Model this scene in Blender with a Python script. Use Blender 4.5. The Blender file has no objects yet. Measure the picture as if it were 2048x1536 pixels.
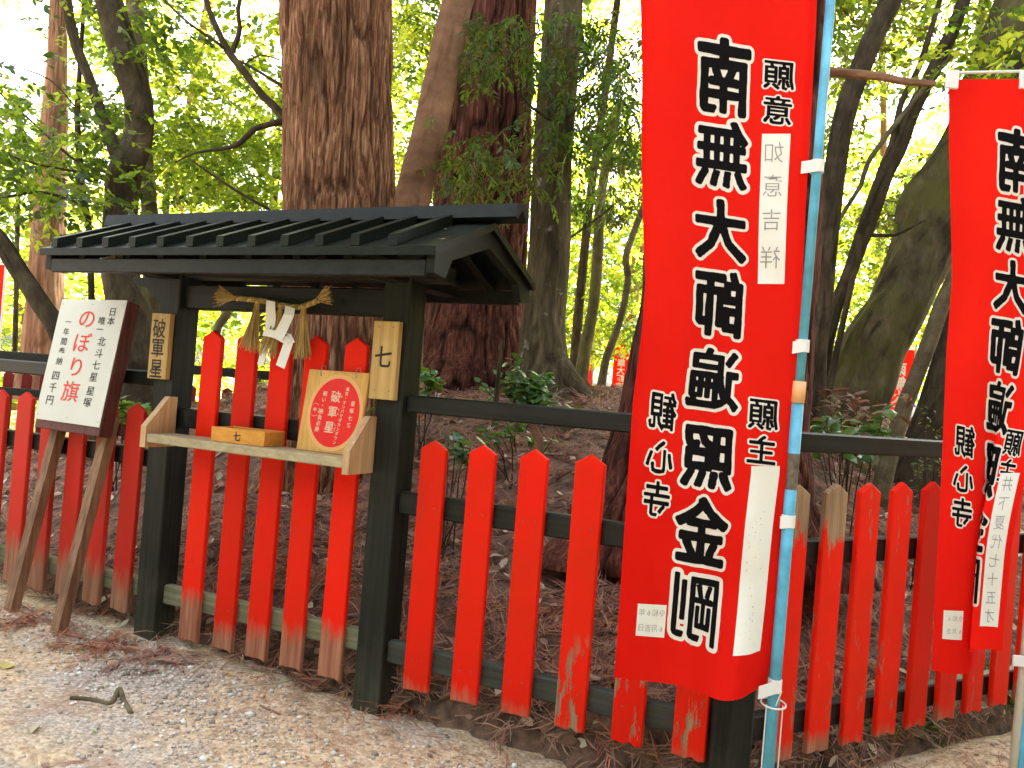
import bpy, bmesh, math, random
import numpy as np
from math import sin, cos, pi, radians
from mathutils import Vector, Matrix
S = bpy.context.scene
COL = S.collection
random.seed(7); RNG = np.random.default_rng(7)

# ---------------------------------------------------------------- camera
FPX, CH = 1657.0, 1.10
PITCH, ROLL = radians(.59), radians(4.4)
F_ = np.array([0, cos(PITCH), sin(PITCH)])
_U0 = np.array([0, -sin(PITCH), cos(PITCH)]); _R0 = np.array([1., 0, 0])
U_ = cos(ROLL) * _U0 - sin(ROLL) * _R0
R_ = cos(ROLL) * _R0 + sin(ROLL) * _U0
CAM = np.array([0, 0, CH])
cd = bpy.data.cameras.new('camera'); cam = bpy.data.objects.new('camera', cd); COL.objects.link(cam)
cd.sensor_width = 36; cd.lens = FPX / 2048 * 36; cd.clip_start = .05; cd.clip_end = 2000
cam.matrix_world = Matrix(((R_[0], U_[0], -F_[0], 0), (R_[1], U_[1], -F_[1], 0), (R_[2], U_[2], -F_[2], CH), (0, 0, 0, 1)))
S.camera = cam
# ---------------------------------------------------------------- light
SUN_EL, SUN_AZ = radians(56), radians(28)       # azimuth from +Y (ahead of the camera) towards +X
wd = bpy.data.worlds.new('World'); S.world = wd; wd.use_nodes = True
wn = wd.node_tree.nodes; bg = wn['Background']
sk = wn.new('ShaderNodeTexSky'); sk.sky_type = 'NISHITA'; sk.sun_disc = False
sk.sun_elevation = SUN_EL; sk.sun_rotation = SUN_AZ; sk.air_density = 1.0; sk.dust_density = 6.0; sk.ozone_density = .6
hz = wn.new('ShaderNodeHueSaturation'); hz.inputs['Saturation'].default_value = .35      # thin bright overcast
wd.node_tree.links.new(sk.outputs[0], hz.inputs['Color']); wd.node_tree.links.new(hz.outputs[0], bg.inputs[0]); bg.inputs[1].default_value = .15
sl = bpy.data.lights.new('sun', 'SUN'); sun = bpy.data.objects.new('sun', sl); COL.objects.link(sun)
sl.energy = 5.0; sl.angle = radians(.6); sl.color = (1, .95, .84)
sd = Vector((sin(SUN_AZ) * cos(SUN_EL), cos(SUN_AZ) * cos(SUN_EL), sin(SUN_EL)))
sun.rotation_euler = sd.to_track_quat('Z', 'Y').to_euler(); sun.location = (0, 0, 30)
S.view_settings.view_transform = 'Standard'; S.view_settings.look = 'None'
S.view_settings.exposure = 2.75; S.view_settings.gamma = 1; S.view_settings.use_curve_mapping = False
S.render.engine = 'CYCLES'
S.cycles.use_denoising = True; S.cycles.max_bounces = 6; S.cycles.diffuse_bounces = 3; S.cycles.glossy_bounces = 2
S.cycles.transmission_bounces = 4; S.cycles.transparent_max_bounces = 4; S.cycles.sample_clamp_indirect = 6
S.cycles.use_adaptive_sampling = True

# ---------------------------------------------------------------- measuring helpers
def ray(x, y): return F_ + R_ * (x - 1024) / FPX + U_ * (768 - y) / FPX
def at(x, y, Y):
    d = ray(x, y); return CAM + d * Y / d[1]
def onz(x, y, z):
    d = ray(x, y); return CAM + d * (z - CH) / d[2]
def onplane(x, y, P0, n):
    d = ray(x, y); return CAM + d * (np.dot(np.array(P0) - CAM, n) / np.dot(d, n))
class Frame:
    """a fence line: a along it to the right, b towards the viewer, z up"""
    def __init__(s, P0, th):
        s.o = np.array([P0[0], P0[1], 0.]); s.th = th
        s.a = np.array([cos(th), sin(th), 0]); s.n = np.array([sin(th), -cos(th), 0])
    def w(s, a, b, z): return s.o + a * s.a + b * s.n + np.array([0, 0, z])
    def hit(s, x, y, b=0): return onplane(x, y, s.o + b * s.n, s.n)
G = Frame((-.4522, 2.78), radians(-25))
K = Frame(G.w(1.22, 0, 0), radians(30))

# ---------------------------------------------------------------- mesh helpers
def mesh(name, V, Fc, mats, mi=None, smooth=False):
    me = bpy.data.meshes.new(name); V = np.asarray(V, np.float32).reshape(-1, 3)
    if isinstance(Fc, np.ndarray):
        n, k = Fc.shape
        me.vertices.add(len(V)); me.vertices.foreach_set('co', V.ravel())
        me.loops.add(n * k); me.loops.foreach_set('vertex_index', Fc.astype(np.int32).ravel())
        me.polygons.add(n); me.polygons.foreach_set('loop_start', np.arange(0, n * k, k, dtype=np.int32))
        me.polygons.foreach_set('loop_total', np.full(n, k, dtype=np.int32)); me.update(calc_edges=True)
    else:
        me.from_pydata(V.tolist(), [], Fc); me.update()
    for m in (mats if isinstance(mats, (list, tuple)) else [mats]): me.materials.append(m)
    if mi is not None: me.polygons.foreach_set('material_index', np.asarray(mi, np.int32))
    if smooth: me.polygons.foreach_set('use_smooth', np.ones(len(me.polygons), bool))
    return me
def wloc(o):
    p = np.zeros(3)
    while o is not None:
        p += np.array(o.location); o = o.parent
    return p
def link(name, me, parent=None, loc=None, rot=None):
    o = bpy.data.objects.new(name, me); COL.objects.link(o)
    if parent is not None: o.parent = parent
    if loc is not None: o.location = loc
    if rot is not None: o.rotation_euler = rot
    return o
def obj(name, V, Fc, mats, parent=None, smooth=False, mi=None, origin=None):
    """world-space vertices; the object's origin goes to the parent's (or the given) place"""
    V = np.asarray(V, float).reshape(-1, 3)
    base = wloc(parent) if parent is not None else np.array(origin if origin is not None else (V[:, 0].mean(), V[:, 1].mean(), V[:, 2].min()))
    me = mesh(name, V - base, Fc, mats, mi, smooth)
    return link(name, me, parent, None if parent is not None else Vector(base))
def thing(name, label, cat, loc, group=None):
    o = bpy.data.objects.new(name, None); COL.objects.link(o); o.location = Vector(loc); o.empty_display_size = .1
    return tag(o, label, cat, group)
def tag(o, label=None, cat=None, group=None, kind=None):
    if label: o['label'] = label
    if cat: o['category'] = cat
    if group: o['group'] = group
    if kind: o['kind'] = kind
    return o
class MB:
    def __init__(s): s.V = []; s.F = []; s.M = []
    def add(s, V, F, m=0):
        k = len(s.V); s.V += [tuple(v) for v in V]; s.F += [tuple(i + k for i in f) for f in F]; s.M += [m] * len(F)
    def prism(s, A, B, m=0):           # two matching outlines joined
        n = len(A); s.add(list(A) + list(B), [tuple(range(n))[::-1], tuple(range(n, 2 * n))] + [(i, (i + 1) % n, n + (i + 1) % n, n + i) for i in range(n)], m)
    def box(s, fr, a0, a1, b0, b1, z0, z1, m=0, bv=.003):
        # box with chamfered long edges in frame fr
        c = min(bv, (a1 - a0) / 4, (b1 - b0) / 4, (z1 - z0) / 4)
        V = []
        for dz, i in ((z0, c), (z0 + c, 0), (z1 - c, 0), (z1, c)):
            V += [fr(a0 + i + c, b0 + i, dz), fr(a1 - i - c, b0 + i, dz), fr(a1 - i, b0 + i + c, dz), fr(a1 - i, b1 - i - c, dz),
                  fr(a1 - i - c, b1 - i, dz), fr(a0 + i + c, b1 - i, dz), fr(a0 + i, b1 - i - c, dz), fr(a0 + i, b0 + i + c, dz)]
        Fc = [tuple(range(8)), tuple(range(24, 32))[::-1]]
        for r in range(3):
            for k in range(8): Fc.append((r * 8 + k, r * 8 + 8 + k, r * 8 + 8 + (k + 1) % 8, r * 8 + (k + 1) % 8))
        s.add(V, Fc, m)
    def tube(s, P, r, n=8, m=0, cap=True):
        P = [np.array(p, float) for p in P]; r = r if isinstance(r, (list, tuple)) else [r] * len(P)
        V = []; ref = None
        for i, p in enumerate(P):
            t = P[min(i + 1, len(P) - 1)] - P[max(i - 1, 0)]; t = t / (np.linalg.norm(t) + 1e-9)
            if ref is None: ref = np.cross(t, [0, 0, 1.] if abs(t[2]) < .9 else [1., 0, 0])
            u = ref - t * np.dot(ref, t); u /= np.linalg.norm(u) + 1e-9; ref = u; w = np.cross(t, u)
            V += [p + r[i] * (cos(2 * pi * k / n) * u + sin(2 * pi * k / n) * w) for k in range(n)]
        Fc = [(i * n + k, i * n + (k + 1) % n, (i + 1) * n + (k + 1) % n, (i + 1) * n + k) for i in range(len(P) - 1) for k in range(n)]
        if cap: Fc += [tuple(range(n))[::-1], tuple(range((len(P) - 1) * n, len(P) * n))]
        s.add(V, Fc, m)
    def build(s, name, mats, parent=None, smooth=False, origin=None):
        return obj(name, s.V, s.F, mats, parent, smooth, s.M if isinstance(mats, list) else None, origin)

# ---------------------------------------------------------------- materials
def new_mat(name):
    m = bpy.data.materials.new(name); m.use_nodes = True
    nt = m.node_tree; return m, nt, nt.nodes, nt.links, nt.nodes['Principled BSDF']
def ramp(nt, src, stops):
    r = nt.nodes.new('ShaderNodeValToRGB'); e = r.color_ramp.elements
    while len(e) < len(stops): e.new(.5)
    for k, (p, c) in enumerate(stops): e[k].position = p; e[k].color = (*c, 1) if len(c) == 3 else c
    nt.links.new(src, r.inputs[0]); return r.outputs[0]
def coord(nt, scale=(1, 1, 1), kind='Object', rand=False):
    tc = nt.nodes.new('ShaderNodeTexCoord'); mp = nt.nodes.new('ShaderNodeMapping'); mp.inputs['Scale'].default_value = scale
    src = tc.outputs[kind]
    if rand:
        oi = nt.nodes.new('ShaderNodeObjectInfo'); ad = nt.nodes.new('ShaderNodeVectorMath'); ad.operation = 'MULTIPLY_ADD'
        cb = nt.nodes.new('ShaderNodeCombineXYZ')
        for k in range(3): nt.links.new(oi.outputs['Random'], cb.inputs[k])
        ad.inputs[1].default_value = (37, 53, 71); nt.links.new(cb.outputs[0], ad.inputs[0]); nt.links.new(src, ad.inputs[2]); src = ad.outputs[0]
    nt.links.new(src, mp.inputs[0]); return mp.outputs[0]
def noise(nt, vec, scale, detail=4, rough=.55, out=0):
    n = nt.nodes.new('ShaderNodeTexNoise'); n.inputs['Scale'].default_value = scale; n.inputs['Detail'].default_value = detail
    n.inputs['Roughness'].default_value = rough; nt.links.new(vec, n.inputs['Vector']); return n.outputs[out]
def mix(nt, fac, a, b, mode='MIX'):
    m = nt.nodes.new('ShaderNodeMix'); m.data_type = 'RGBA'; m.blend_type = mode
    for s_, v in ((0, fac), (6, a), (7, b)):
        if hasattr(v, 'is_linked') or hasattr(v, 'links'): nt.links.new(v, m.inputs[s_])
        else: m.inputs[s_].default_value = (*v, 1) if isinstance(v, tuple) else v
    return m.outputs[2]
def bump(nt, h, strength, dist, bsdf):
    b = nt.nodes.new('ShaderNodeBump'); b.inputs['Strength'].default_value = strength; b.inputs['Distance'].default_value = dist
    nt.links.new(h, b.inputs['Height']); nt.links.new(b.outputs[0], bsdf.inputs['Normal'])
def math_(nt, op, a, b=0., clamp=False):
    m = nt.nodes.new('ShaderNodeMath'); m.operation = op; m.use_clamp = clamp
    for i, v in enumerate((a, b)):
        if isinstance(v, (int, float)): m.inputs[i].default_value = v
        else: nt.links.new(v, m.inputs[i])
    return m.outputs[0]
def plain(name, c, rough=.6, var=.25, sc=6, spec=.4, bmp=0):
    m, nt, N, L, B = new_mat(name); v = coord(nt)
    n = noise(nt, v, sc, 5)
    c0 = tuple(x * (1 - var) for x in c); c1 = tuple(min(1, x * (1 + var * .6)) for x in c)
    L.new(ramp(nt, n, [(.3, c0), (.7, c1)]), B.inputs['Base Color'])
    B.inputs['Roughness'].default_value = rough; B.inputs['Specular IOR Level'].default_value = spec
    if bmp: bump(nt, noise(nt, v, sc * 8, 4), .4, bmp, B)
    return m
def wood(name, dark, light, rough=.6, axis=2, fine=60, stain=None, spec=.3):
    m, nt, N, L, B = new_mat(name)
    sc = [fine, fine, fine]; sc[axis] = 2.2
    v = coord(nt, tuple(sc), rand=True)
    n = noise(nt, v, 1, 5, .6); col = ramp(nt, n, [(.3, dark), (.68, light)])
    v2 = coord(nt, rand=True); n2 = noise(nt, v2, 5, 3)
    col = mix(nt, ramp(nt, n2, [(.4, (0, 0, 0)), (.75, (.55, .55, .55))]), col, stain or tuple(x * .55 for x in dark))
    L.new(col, B.inputs['Base Color']); B.inputs['Roughness'].default_value = rough; B.inputs['Specular IOR Level'].default_value = spec
    bump(nt, n, .25, .002, B); return m
def picket_mat(name, z_fade, fade_w, bare_top=0., peel=.0, peel_z=9., base=(.88, .017, .005), worn=(.34, .22, .13)):
    """red paint; near the ground it is worn to soil-splashed wood, with optional flaking"""
    m, nt, N, L, B = new_mat(name)
    v = coord(nt, rand=True); vs = coord(nt, (60, 60, 3), rand=True); vp = coord(nt, (26, 26, 5), rand=True)
    tc = N.new('ShaderNodeTexCoord'); sp = N.new('ShaderNodeSeparateXYZ'); L.new(tc.outputs['Object'], sp.inputs[0]); z = sp.outputs[2]
    grain = noise(nt, vs, 1, 5, .6); big = noise(nt, v, 4, 3); mid = noise(nt, vp, 1, 6, .7)
    paint = mix(nt, ramp(nt, big, [(.35, (0, 0, 0)), (.7, (.5, .5, .5))]), base, (base[0] * .72, base[1] * 1.6 + .004, base[2] + .002))
    pv = N.new('ShaderNodeObjectInfo'); hv = N.new('ShaderNodeHueSaturation'); L.new(paint, hv.inputs['Color']); L.new(math_(nt, 'ADD', math_(nt, 'MULTIPLY', pv.outputs['Random'], .22), .86), hv.inputs['Value']); paint = hv.outputs[0]
    paint = mix(nt, ramp(nt, noise(nt, coord(nt, (9, 9, 2), rand=True), 1, 6, .7), [(.58, (0, 0, 0)), (.75, (.5, .5, .5))]), paint, (.42, .03, .018))
    woodc = ramp(nt, grain, [(.3, tuple(x * .45 for x in worn)), (.7, tuple(x * 1.25 for x in worn))])
    # fade: 1 at bottom
    oi_ = N.new('ShaderNodeObjectInfo'); f = math_(nt, 'SUBTRACT', math_(nt, 'ADD', math_(nt, 'MULTIPLY', oi_.outputs['Random'], .10), z_fade - .05), z); f = math_(nt, 'DIVIDE', f, fade_w)
    f = math_(nt, 'ADD', f, math_(nt, 'MULTIPLY', math_(nt, 'SUBTRACT', mid, .5), 2.2)); f = math_(nt, 'MULTIPLY', f, .85, True)
    f = math_(nt, 'MINIMUM', f, .82)
    fac = f
    if bare_top:
        t = math_(nt, 'SUBTRACT', z, bare_top); t = math_(nt, 'DIVIDE', t, .12)
        t = math_(nt, 'ADD', t, math_(nt, 'MULTIPLY', math_(nt, 'SUBTRACT', mid, .5), 4.)); t = math_(nt, 'MULTIPLY', t, 4., True)
        fac = math_(nt, 'MAXIMUM', fac, t)
    if peel:
        q = math_(nt, 'MULTIPLY', math_(nt, 'SUBTRACT', mid, peel), 26., True); q = math_(nt, 'MULTIPLY', q, math_(nt, 'MULTIPLY', math_(nt, 'SUBTRACT', peel_z, z), 9., True)); fac = math_(nt, 'MAXIMUM', fac, q)
    # hair cracks along the grain
    L.new(mix(nt, fac, paint, woodc), B.inputs['Base Color'])
    B.inputs['Roughness'].default_value = .55; B.inputs['Specular IOR Level'].default_value = .1
    h = math_(nt, 'SUBTRACT', math_(nt, 'MULTIPLY', grain, .35), fac)
    bump(nt, h, .5, .003, B); return m
def leaf_mat(name, c, trans, ratio=.5, rough=.45, hue=.04, vvar=.5, spec=.4):
    m, nt, N, L, B = new_mat(name)
    geo = N.new('ShaderNodeNewGeometry'); rnd = geo.outputs['Random Per Island']
    hs = N.new('ShaderNodeHueSaturation'); hs.inputs['Color'].default_value = (*c, 1)
    L.new(math_(nt, 'ADD', math_(nt, 'MULTIPLY', rnd, hue * 2), .5 - hue), hs.inputs['Hue'])
    wn_ = N.new('ShaderNodeTexWhiteNoise'); wn_.noise_dimensions = '1D'; L.new(rnd, wn_.inputs['W'])
    L.new(math_(nt, 'ADD', math_(nt, 'MULTIPLY', wn_.outputs['Value'], vvar), 1 - vvar / 2), hs.inputs['Value'])
    L.new(hs.outputs[0], B.inputs['Base Color']); B.inputs['Roughness'].default_value = rough; B.inputs['Specular IOR Level'].default_value = spec
    tr = N.new('ShaderNodeBsdfTranslucent'); h2 = N.new('ShaderNodeHueSaturation'); h2.inputs['Color'].default_value = (*trans, 1)
    L.new(math_(nt, 'ADD', math_(nt, 'MULTIPLY', wn_.outputs['Value'], vvar), 1 - vvar / 2), h2.inputs['Value']); L.new(h2.outputs[0], tr.inputs[0])
    mx = N.new('ShaderNodeMixShader'); mx.inputs[0].default_value = ratio
    L.new(B.outputs[0], mx.inputs[1]); L.new(tr.outputs[0], mx.inputs[2]); L.new(mx.outputs[0], N['Material Output'].inputs[0]); return m
def bark_mat(name, dark, mid_, light, streak=(22, 22, 1.6), moss=None, rough=.9, crack=1.0, blotch=None):
    m, nt, N, L, B = new_mat(name)
    v = coord(nt, streak, rand=False); n = noise(nt, v, 1, 8, .65)
    v2 = coord(nt); n2 = noise(nt, v2, 2.2, 4)
    col = ramp(nt, n, [(.28, dark), (.48, mid_), (.72, light)])
    n3 = noise(nt, coord(nt, (streak[0] * .35, streak[1] * .35, streak[2] * .5)), 1, 5, .6)
    col = mix(nt, .8, col, ramp(nt, n3, [(.3, (.25, .25, .25)), (.7, (.8, .8, .8))]), 'OVERLAY')
    col = mix(nt, ramp(nt, n2, [(.4, (0, 0, 0)), (.75, (.45, .45, .45))]), col, dark)
    at_ = N.new('ShaderNodeAttribute'); at_.attribute_name = 'groove'
    col = mix(nt, math_(nt, 'MULTIPLY', at_.outputs['Fac'], crack, True), col, tuple(x * .35 for x in dark))
    if blotch: col = mix(nt, ramp(nt, noise(nt, v2, 7, 6, .7), [(.6, (0, 0, 0)), (.66, (.7, .7, .7))]), col, blotch)
    if moss:
        col = mix(nt, ramp(nt, noise(nt, v2, 3.1, 6, .65), [(.45, (0, 0, 0)), (.6, (.75, .75, .75))]), col, moss)
    L.new(col, B.inputs['Base Color']); B.inputs['Roughness'].default_value = rough; B.inputs['Specular IOR Level'].default_value = .15
    bump(nt, n, 1., .014, B); return m

BLACK = wood('black_paint', (.005, .006, .005), (.017, .019, .015), .5, spec=.22)
BLACKH = wood('black_paint_rails', (.006, .007, .006), (.019, .021, .018), .45, axis=0, spec=.3)
BLACKW = wood('worn_black_paint', (.035, .042, .036), (.085, .09, .07), .62, axis=0, spec=.3)
ROOFM = wood('roof_black_paint', (.004, .006, .004), (.012, .016, .010), .42, axis=1, fine=30, spec=.25)
GREYW = wood('weathered_rail', (.13, .13, .075), (.27, .27, .16), .8, axis=0)
PLANK = wood('pale_cedar', (.44, .27, .09), (.66, .45, .17), .55, axis=2, stain=(.42, .26, .09))
PLANKH = wood('pale_cedar_shelf', (.34, .27, .15), (.50, .42, .26), .65, axis=0, stain=(.3, .24, .13))
BOXW = wood('orange_box_wood', (.60, .25, .04), (.80, .38, .07), .45, axis=0, stain=(.55, .22, .04))
EMAW = wood('tablet_wood', (.58, .30, .07), (.74, .43, .12), .5, axis=2, stain=(.55, .28, .07))
MAROON = wood('maroon_paint', (.07, .018, .014), (.15, .04, .03), .6)
LEGW = wood('sign_leg_wood', (.14, .055, .03), (.34, .20, .11), .7)
INK = plain('ink', (.018, .015, .012), .6, .1)
INKF = plain('faint_ink', (.30, .30, .32), .7, .2)
REDINK = plain('red_ink', (.75, .035, .012), .6, .1)
CHARK = plain('banner_black', (.005, .004, .005), .9, .1, 6, .12)
CHARW = plain('banner_white', (.80, .74, .68), .7, .05)
WHITE = plain('white_sheet', (.62, .62, .54), .4, .05, 3)
PAPER = plain('white_paper', (.84, .83, .78), .8, .04, 4)
SIGNRED = plain('tablet_red', (.80, .012, .006), .45, .06)
CREAM = plain('cream_print', (.85, .62, .42), .6, .05)
HALO = plain('tablet_halo', (.82, .42, .16), .5, .05)
BLUE = plain('blue_pole', (.11, .43, .62), .4, .35, 14)
RUST = plain('pole_rust', (.16, .13, .10), .8, .5, 60)
WPOLE = plain('white_pole', (.75, .76, .70), .35, .08)
TABM = plain('white_tab', (.85, .84, .84), .7, .04)
TAPE = plain('orange_tape', (.85, .45, .20), .5, .1)
METAL = plain('grey_metal', (.3, .3, .3), .4)
def post_mat():
    m, nt, N, L, B = new_mat('post_paint_worn_foot'); tc = N.new('ShaderNodeTexCoord'); sp = N.new('ShaderNodeSeparateXYZ'); L.new(tc.outputs['Object'], sp.inputs[0])
    g = noise(nt, coord(nt, (50, 50, 2.2), rand=True), 1, 5, .6); bg_ = noise(nt, coord(nt, (9, 9, 4), rand=True), 1, 5, .65)
    pa = ramp(nt, g, [(.3, (.006, .007, .006)), (.7, (.021, .024, .018))]); wo = ramp(nt, g, [(.3, (.05, .05, .032)), (.7, (.13, .13, .085))])
    f = math_(nt, 'DIVIDE', math_(nt, 'SUBTRACT', .34, sp.outputs[2]), .5); f = math_(nt, 'ADD', f, math_(nt, 'MULTIPLY', math_(nt, 'SUBTRACT', bg_, .5), 1.6)); f = math_(nt, 'MULTIPLY', f, .8, True)
    L.new(mix(nt, f, pa, wo), B.inputs['Base Color']); B.inputs['Roughness'].default_value = .5; B.inputs['Specular IOR Level'].default_value = .25
    bump(nt, g, .4, .003, B); return m
POSTM = post_mat()
def cloth_mat():
    m, nt, N, L, B = new_mat('red_cloth'); v = coord(nt, (1, 1, 1))
    n = noise(nt, v, 3, 3); w = noise(nt, coord(nt, (300, 300, 300)), 1, 2)
    L.new(ramp(nt, n, [(.3, (.85, .012, .008)), (.7, (.90, .018, .009))]), B.inputs['Base Color'])
    B.inputs['Roughness'].default_value = .75; B.inputs['Specular IOR Level'].default_value = .06
    bump(nt, w, .15, .001, B)
    tr = N.new('ShaderNodeBsdfTranslucent'); tr.inputs[0].default_value = (.85, .02, .01, 1)
    mx = N.new('ShaderNodeMixShader'); mx.inputs[0].default_value = .35
    L.new(B.outputs[0], mx.inputs[1]); L.new(tr.outputs[0], mx.inputs[2]); L.new(mx.outputs[0], N['Material Output'].inputs[0]); return m
CLOTH = cloth_mat()
RED_GATE = picket_mat('red_picket_gate', .16, .07)
RED_R = picket_mat('red_picket_right', .07, .07)
RED_PEEL = picket_mat('red_picket_flaking', .03, .06, peel=.54, peel_z=.30)
RED_PEELK = picket_mat('red_picket_split', .03, .06, peel=.60)
RED_TOP = picket_mat('red_picket_bare_top', .06, .05, bare_top=.62, peel=.60)
RED_L = picket_mat('red_picket_left', .20, .12, base=(.60, .03, .02))
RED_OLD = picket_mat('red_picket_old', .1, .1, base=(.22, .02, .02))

STRAW = leaf_mat('straw', (.52, .36, .13), (.5, .3, .1), .08, hue=.01, vvar=.9, rough=.7)

# ---------------------------------------------------------------- ground
def path_z(X, Y): return np.clip(.015 - .045 * (X + .45), -.03, .12) + 0 * Y
def smooth(t): t = np.clip(t, 0, 1); return t * t * (3 - 2 * t)
_tab = RNG.random((64, 64))
def vnoise(x, y):
    xi = np.floor(x).astype(int); yi = np.floor(y).astype(int); fx = x - xi; fy = y - yi
    fx = fx * fx * (3 - 2 * fx); fy = fy * fy * (3 - 2 * fy)
    g = lambda a, b: _tab[a % 64, b % 64]
    return (g(xi, yi) * (1 - fx) + g(xi + 1, yi) * fx) * (1 - fy) + (g(xi, yi + 1) * (1 - fx) + g(xi + 1, yi + 1) * fx) * fy
def fbm(x, y, o=4):
    s_, a = 0, .5
    for k in range(o): s_ = s_ + a * vnoise(x * 2 ** k + 17 * k, y * 2 ** k + 9 * k); a *= .5
    return s_
def fence_d(X, Y):
    """distance behind the fence (positive inside the enclosure)"""
    P = np.stack([X, Y, 0 * X], -1)
    d1 = -((P - G.o) @ G.n); d2 = -((P - K.o) @ K.n)
    return np.minimum(d1, d2)
def mound_z(X, Y):
    d = fence_d(X, Y) - .07
    h = .05 + 1.06 * (1 - np.exp(-np.maximum(d, 0) / 1.9) ) * 1.28
    h = np.minimum(h, 1.14 + .0 * h)
    left = smooth((X + 4.6) / 3.4); back = 1 - smooth((Y - 7.2) / 2.2); right = 1 - smooth((X - 4.0) / 2.5)
    h = .03 + (h - .03) * (.18 + .82 * left) * back * right
    n = (fbm(X * 1.7, Y * 1.7) - .5) * .22 * smooth(d / .6) + (fbm(X * 9, Y * 9) - .5) * .05
    z = h + n
    return np.where(d < 0, path_z(X, Y) - .03 + .6 * np.maximum(d, -.15), z)
def grid(xs, ys, zf):
    X, Y = np.meshgrid(xs, ys, indexing='ij'); Z = zf(X, Y)
    V = np.stack([X, Y, Z], -1).reshape(-1, 3); n, m = len(xs), len(ys)
    i = np.arange(n - 1)[:, None] * m + np.arange(m - 1)[None, :]
    Fq = np.stack([i, i + m, i + m + 1, i + 1], -1).reshape(-1, 4); return V, Fq
def gz(X, Y):
    near = smooth((9 - np.hypot(X, Y - 3)) / 5)
    d = fence_d(X, Y)
    z = path_z(X, Y) + near * ((fbm(X * 2, Y * 2) - .5) * .035 + (fbm(X * 14, Y * 14) - .5) * .016)
    # little bank of soil below the right-hand panels
    bk = np.exp(-((d + .05) / .13) ** 2) * smooth((X - .1) / .6) * near
    return np.where(d > .25, np.minimum(z, -.02), z + .05 * bk)
m, nt, N, L, B = new_mat('sandy_ground')
v = coord(nt); big = noise(nt, v, 1.3, 5, .6); fine = noise(nt, v, 26, 6, .7); tiny = noise(nt, v, 120, 4, .7)
sand = ramp(nt, fine, [(.3, (.33, .22, .13)), (.5, (.52, .385, .245)), (.72, (.68, .56, .40))])
grav = ramp(nt, tiny, [(.3, (.22, .19, .155)), (.5, (.42, .375, .32)), (.72, (.66, .61, .54))])
col = mix(nt, ramp(nt, big, [(.50, (0, 0, 0)), (.60, (.9, .9, .9))]), sand, grav)
vo = N.new('ShaderNodeTexVoronoi'); vo.inputs['Scale'].default_value = 90; L.new(v, vo.inputs['Vector'])
bw = N.new('ShaderNodeSeparateColor'); L.new(vo.outputs['Color'], bw.inputs[0]); gc = N.new('ShaderNodeCombineColor')
for k in range(3): L.new(bw.outputs[0], gc.inputs[k])
col = mix(nt, .28, col, gc.outputs[0], 'OVERLAY')
col = mix(nt, ramp(nt, noise(nt, v, 3.3, 6, .7), [(.52, (0, 0, 0)), (.68, (.6, .6, .6))]), col, (.30, .15, .08))
L.new(col, B.inputs['Base Color']); B.inputs['Roughness'].default_value = .9; B.inputs['Specular IOR Level'].default_value = .2
bump(nt, math_(nt, 'ADD', fine, math_(nt, 'MULTIPLY', vo.outputs['Distance'], -.5)), .7, .012, B); SAND = m
xs = np.concatenate([-np.geomspace(300, 5, 24), np.linspace(-4.6, 4, 260), np.geomspace(4.5, 300, 24)])
ys = np.concatenate([[-300, -100, -30, -10, -3, 0, .6], np.linspace(1, 5, 150), np.geomspace(5.3, 600, 34)])
V, Fq = grid(xs, ys, gz); tag(obj('ground', V, Fq, SAND, smooth=True, origin=(0, 0, 0)), kind='structure')
MOUND = plain('leaf_mould', (.18, .105, .07), .95, .7, 22, bmp=.02)
V, Fq = grid(np.linspace(-6.5, 7, 230), np.linspace(1.9, 10, 170), mound_z)
tag(obj('earth_mound', V, Fq, MOUND, smooth=True, origin=(0, 0, 0)), kind='structure')

# ---------------------------------------------------------------- fences
def picket_mesh(name, h, mat, w=.093, t=.022, tip=.028, bot=0., jag=0, nails=()):
    c = .0035
    prof = [(-w / 2, bot), (w / 2, bot), (w / 2, h - tip), (0, h), (-w / 2, h - tip)]
    if jag:
        r = random.Random(jag); k = 5
        low = [(-w / 2 + w * i / k, r.uniform(0, .012)) for i in range(k + 1)]
        prof = low + [(w / 2, h - tip), (0, h), (-w / 2, h - tip)]
    cx, cz = 0, h / 2
    def ins(p):
        return (p[0] - math.copysign(c, p[0]) if abs(p[0]) > 1e-4 else 0, p[1] + (c if p[1] < h / 2 else -c))
    A = [(x, 0, z) for x, z in map(ins, prof)]; Bq = [(x, c, z) for x, z in prof]; Cq = [(x, t - c, z) for x, z in prof]; D = [(x, t, z) for x, z in map(ins, prof)]
    n = len(prof); V = A + Bq + Cq + D
    Fc = [tuple(range(n)), tuple(range(3 * n, 4 * n))[::-1]]
    for r_ in range(3):
        for i in range(n): Fc.append((r_ * n + i, r_ * n + n + i, r_ * n + n + (i + 1) % n, r_ * n + (i + 1) % n))
    mi = [0] * len(Fc); V = [list(v) for v in V]
    for nz in nails:
        for nx in (-w * .2, w * .22):
            k = len(V); rr_ = .0026; V += [[nx + rr_ * cos(j * pi / 3), -.0008, nz + rr_ * sin(j * pi / 3) + nx * .1] for j in range(6)]; Fc.append(tuple(range(k, k + 6))); mi.append(1)
    return mesh(name, V, Fc, [mat, RUST], mi)
def place_picket(me, fr, a, z, parent, b=0., tilt=0.):
    p = fr.w(a, b, z) - wloc(parent)
    return link('picket', me, parent, Vector(p), (0, tilt + .008, fr.th))
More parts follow.
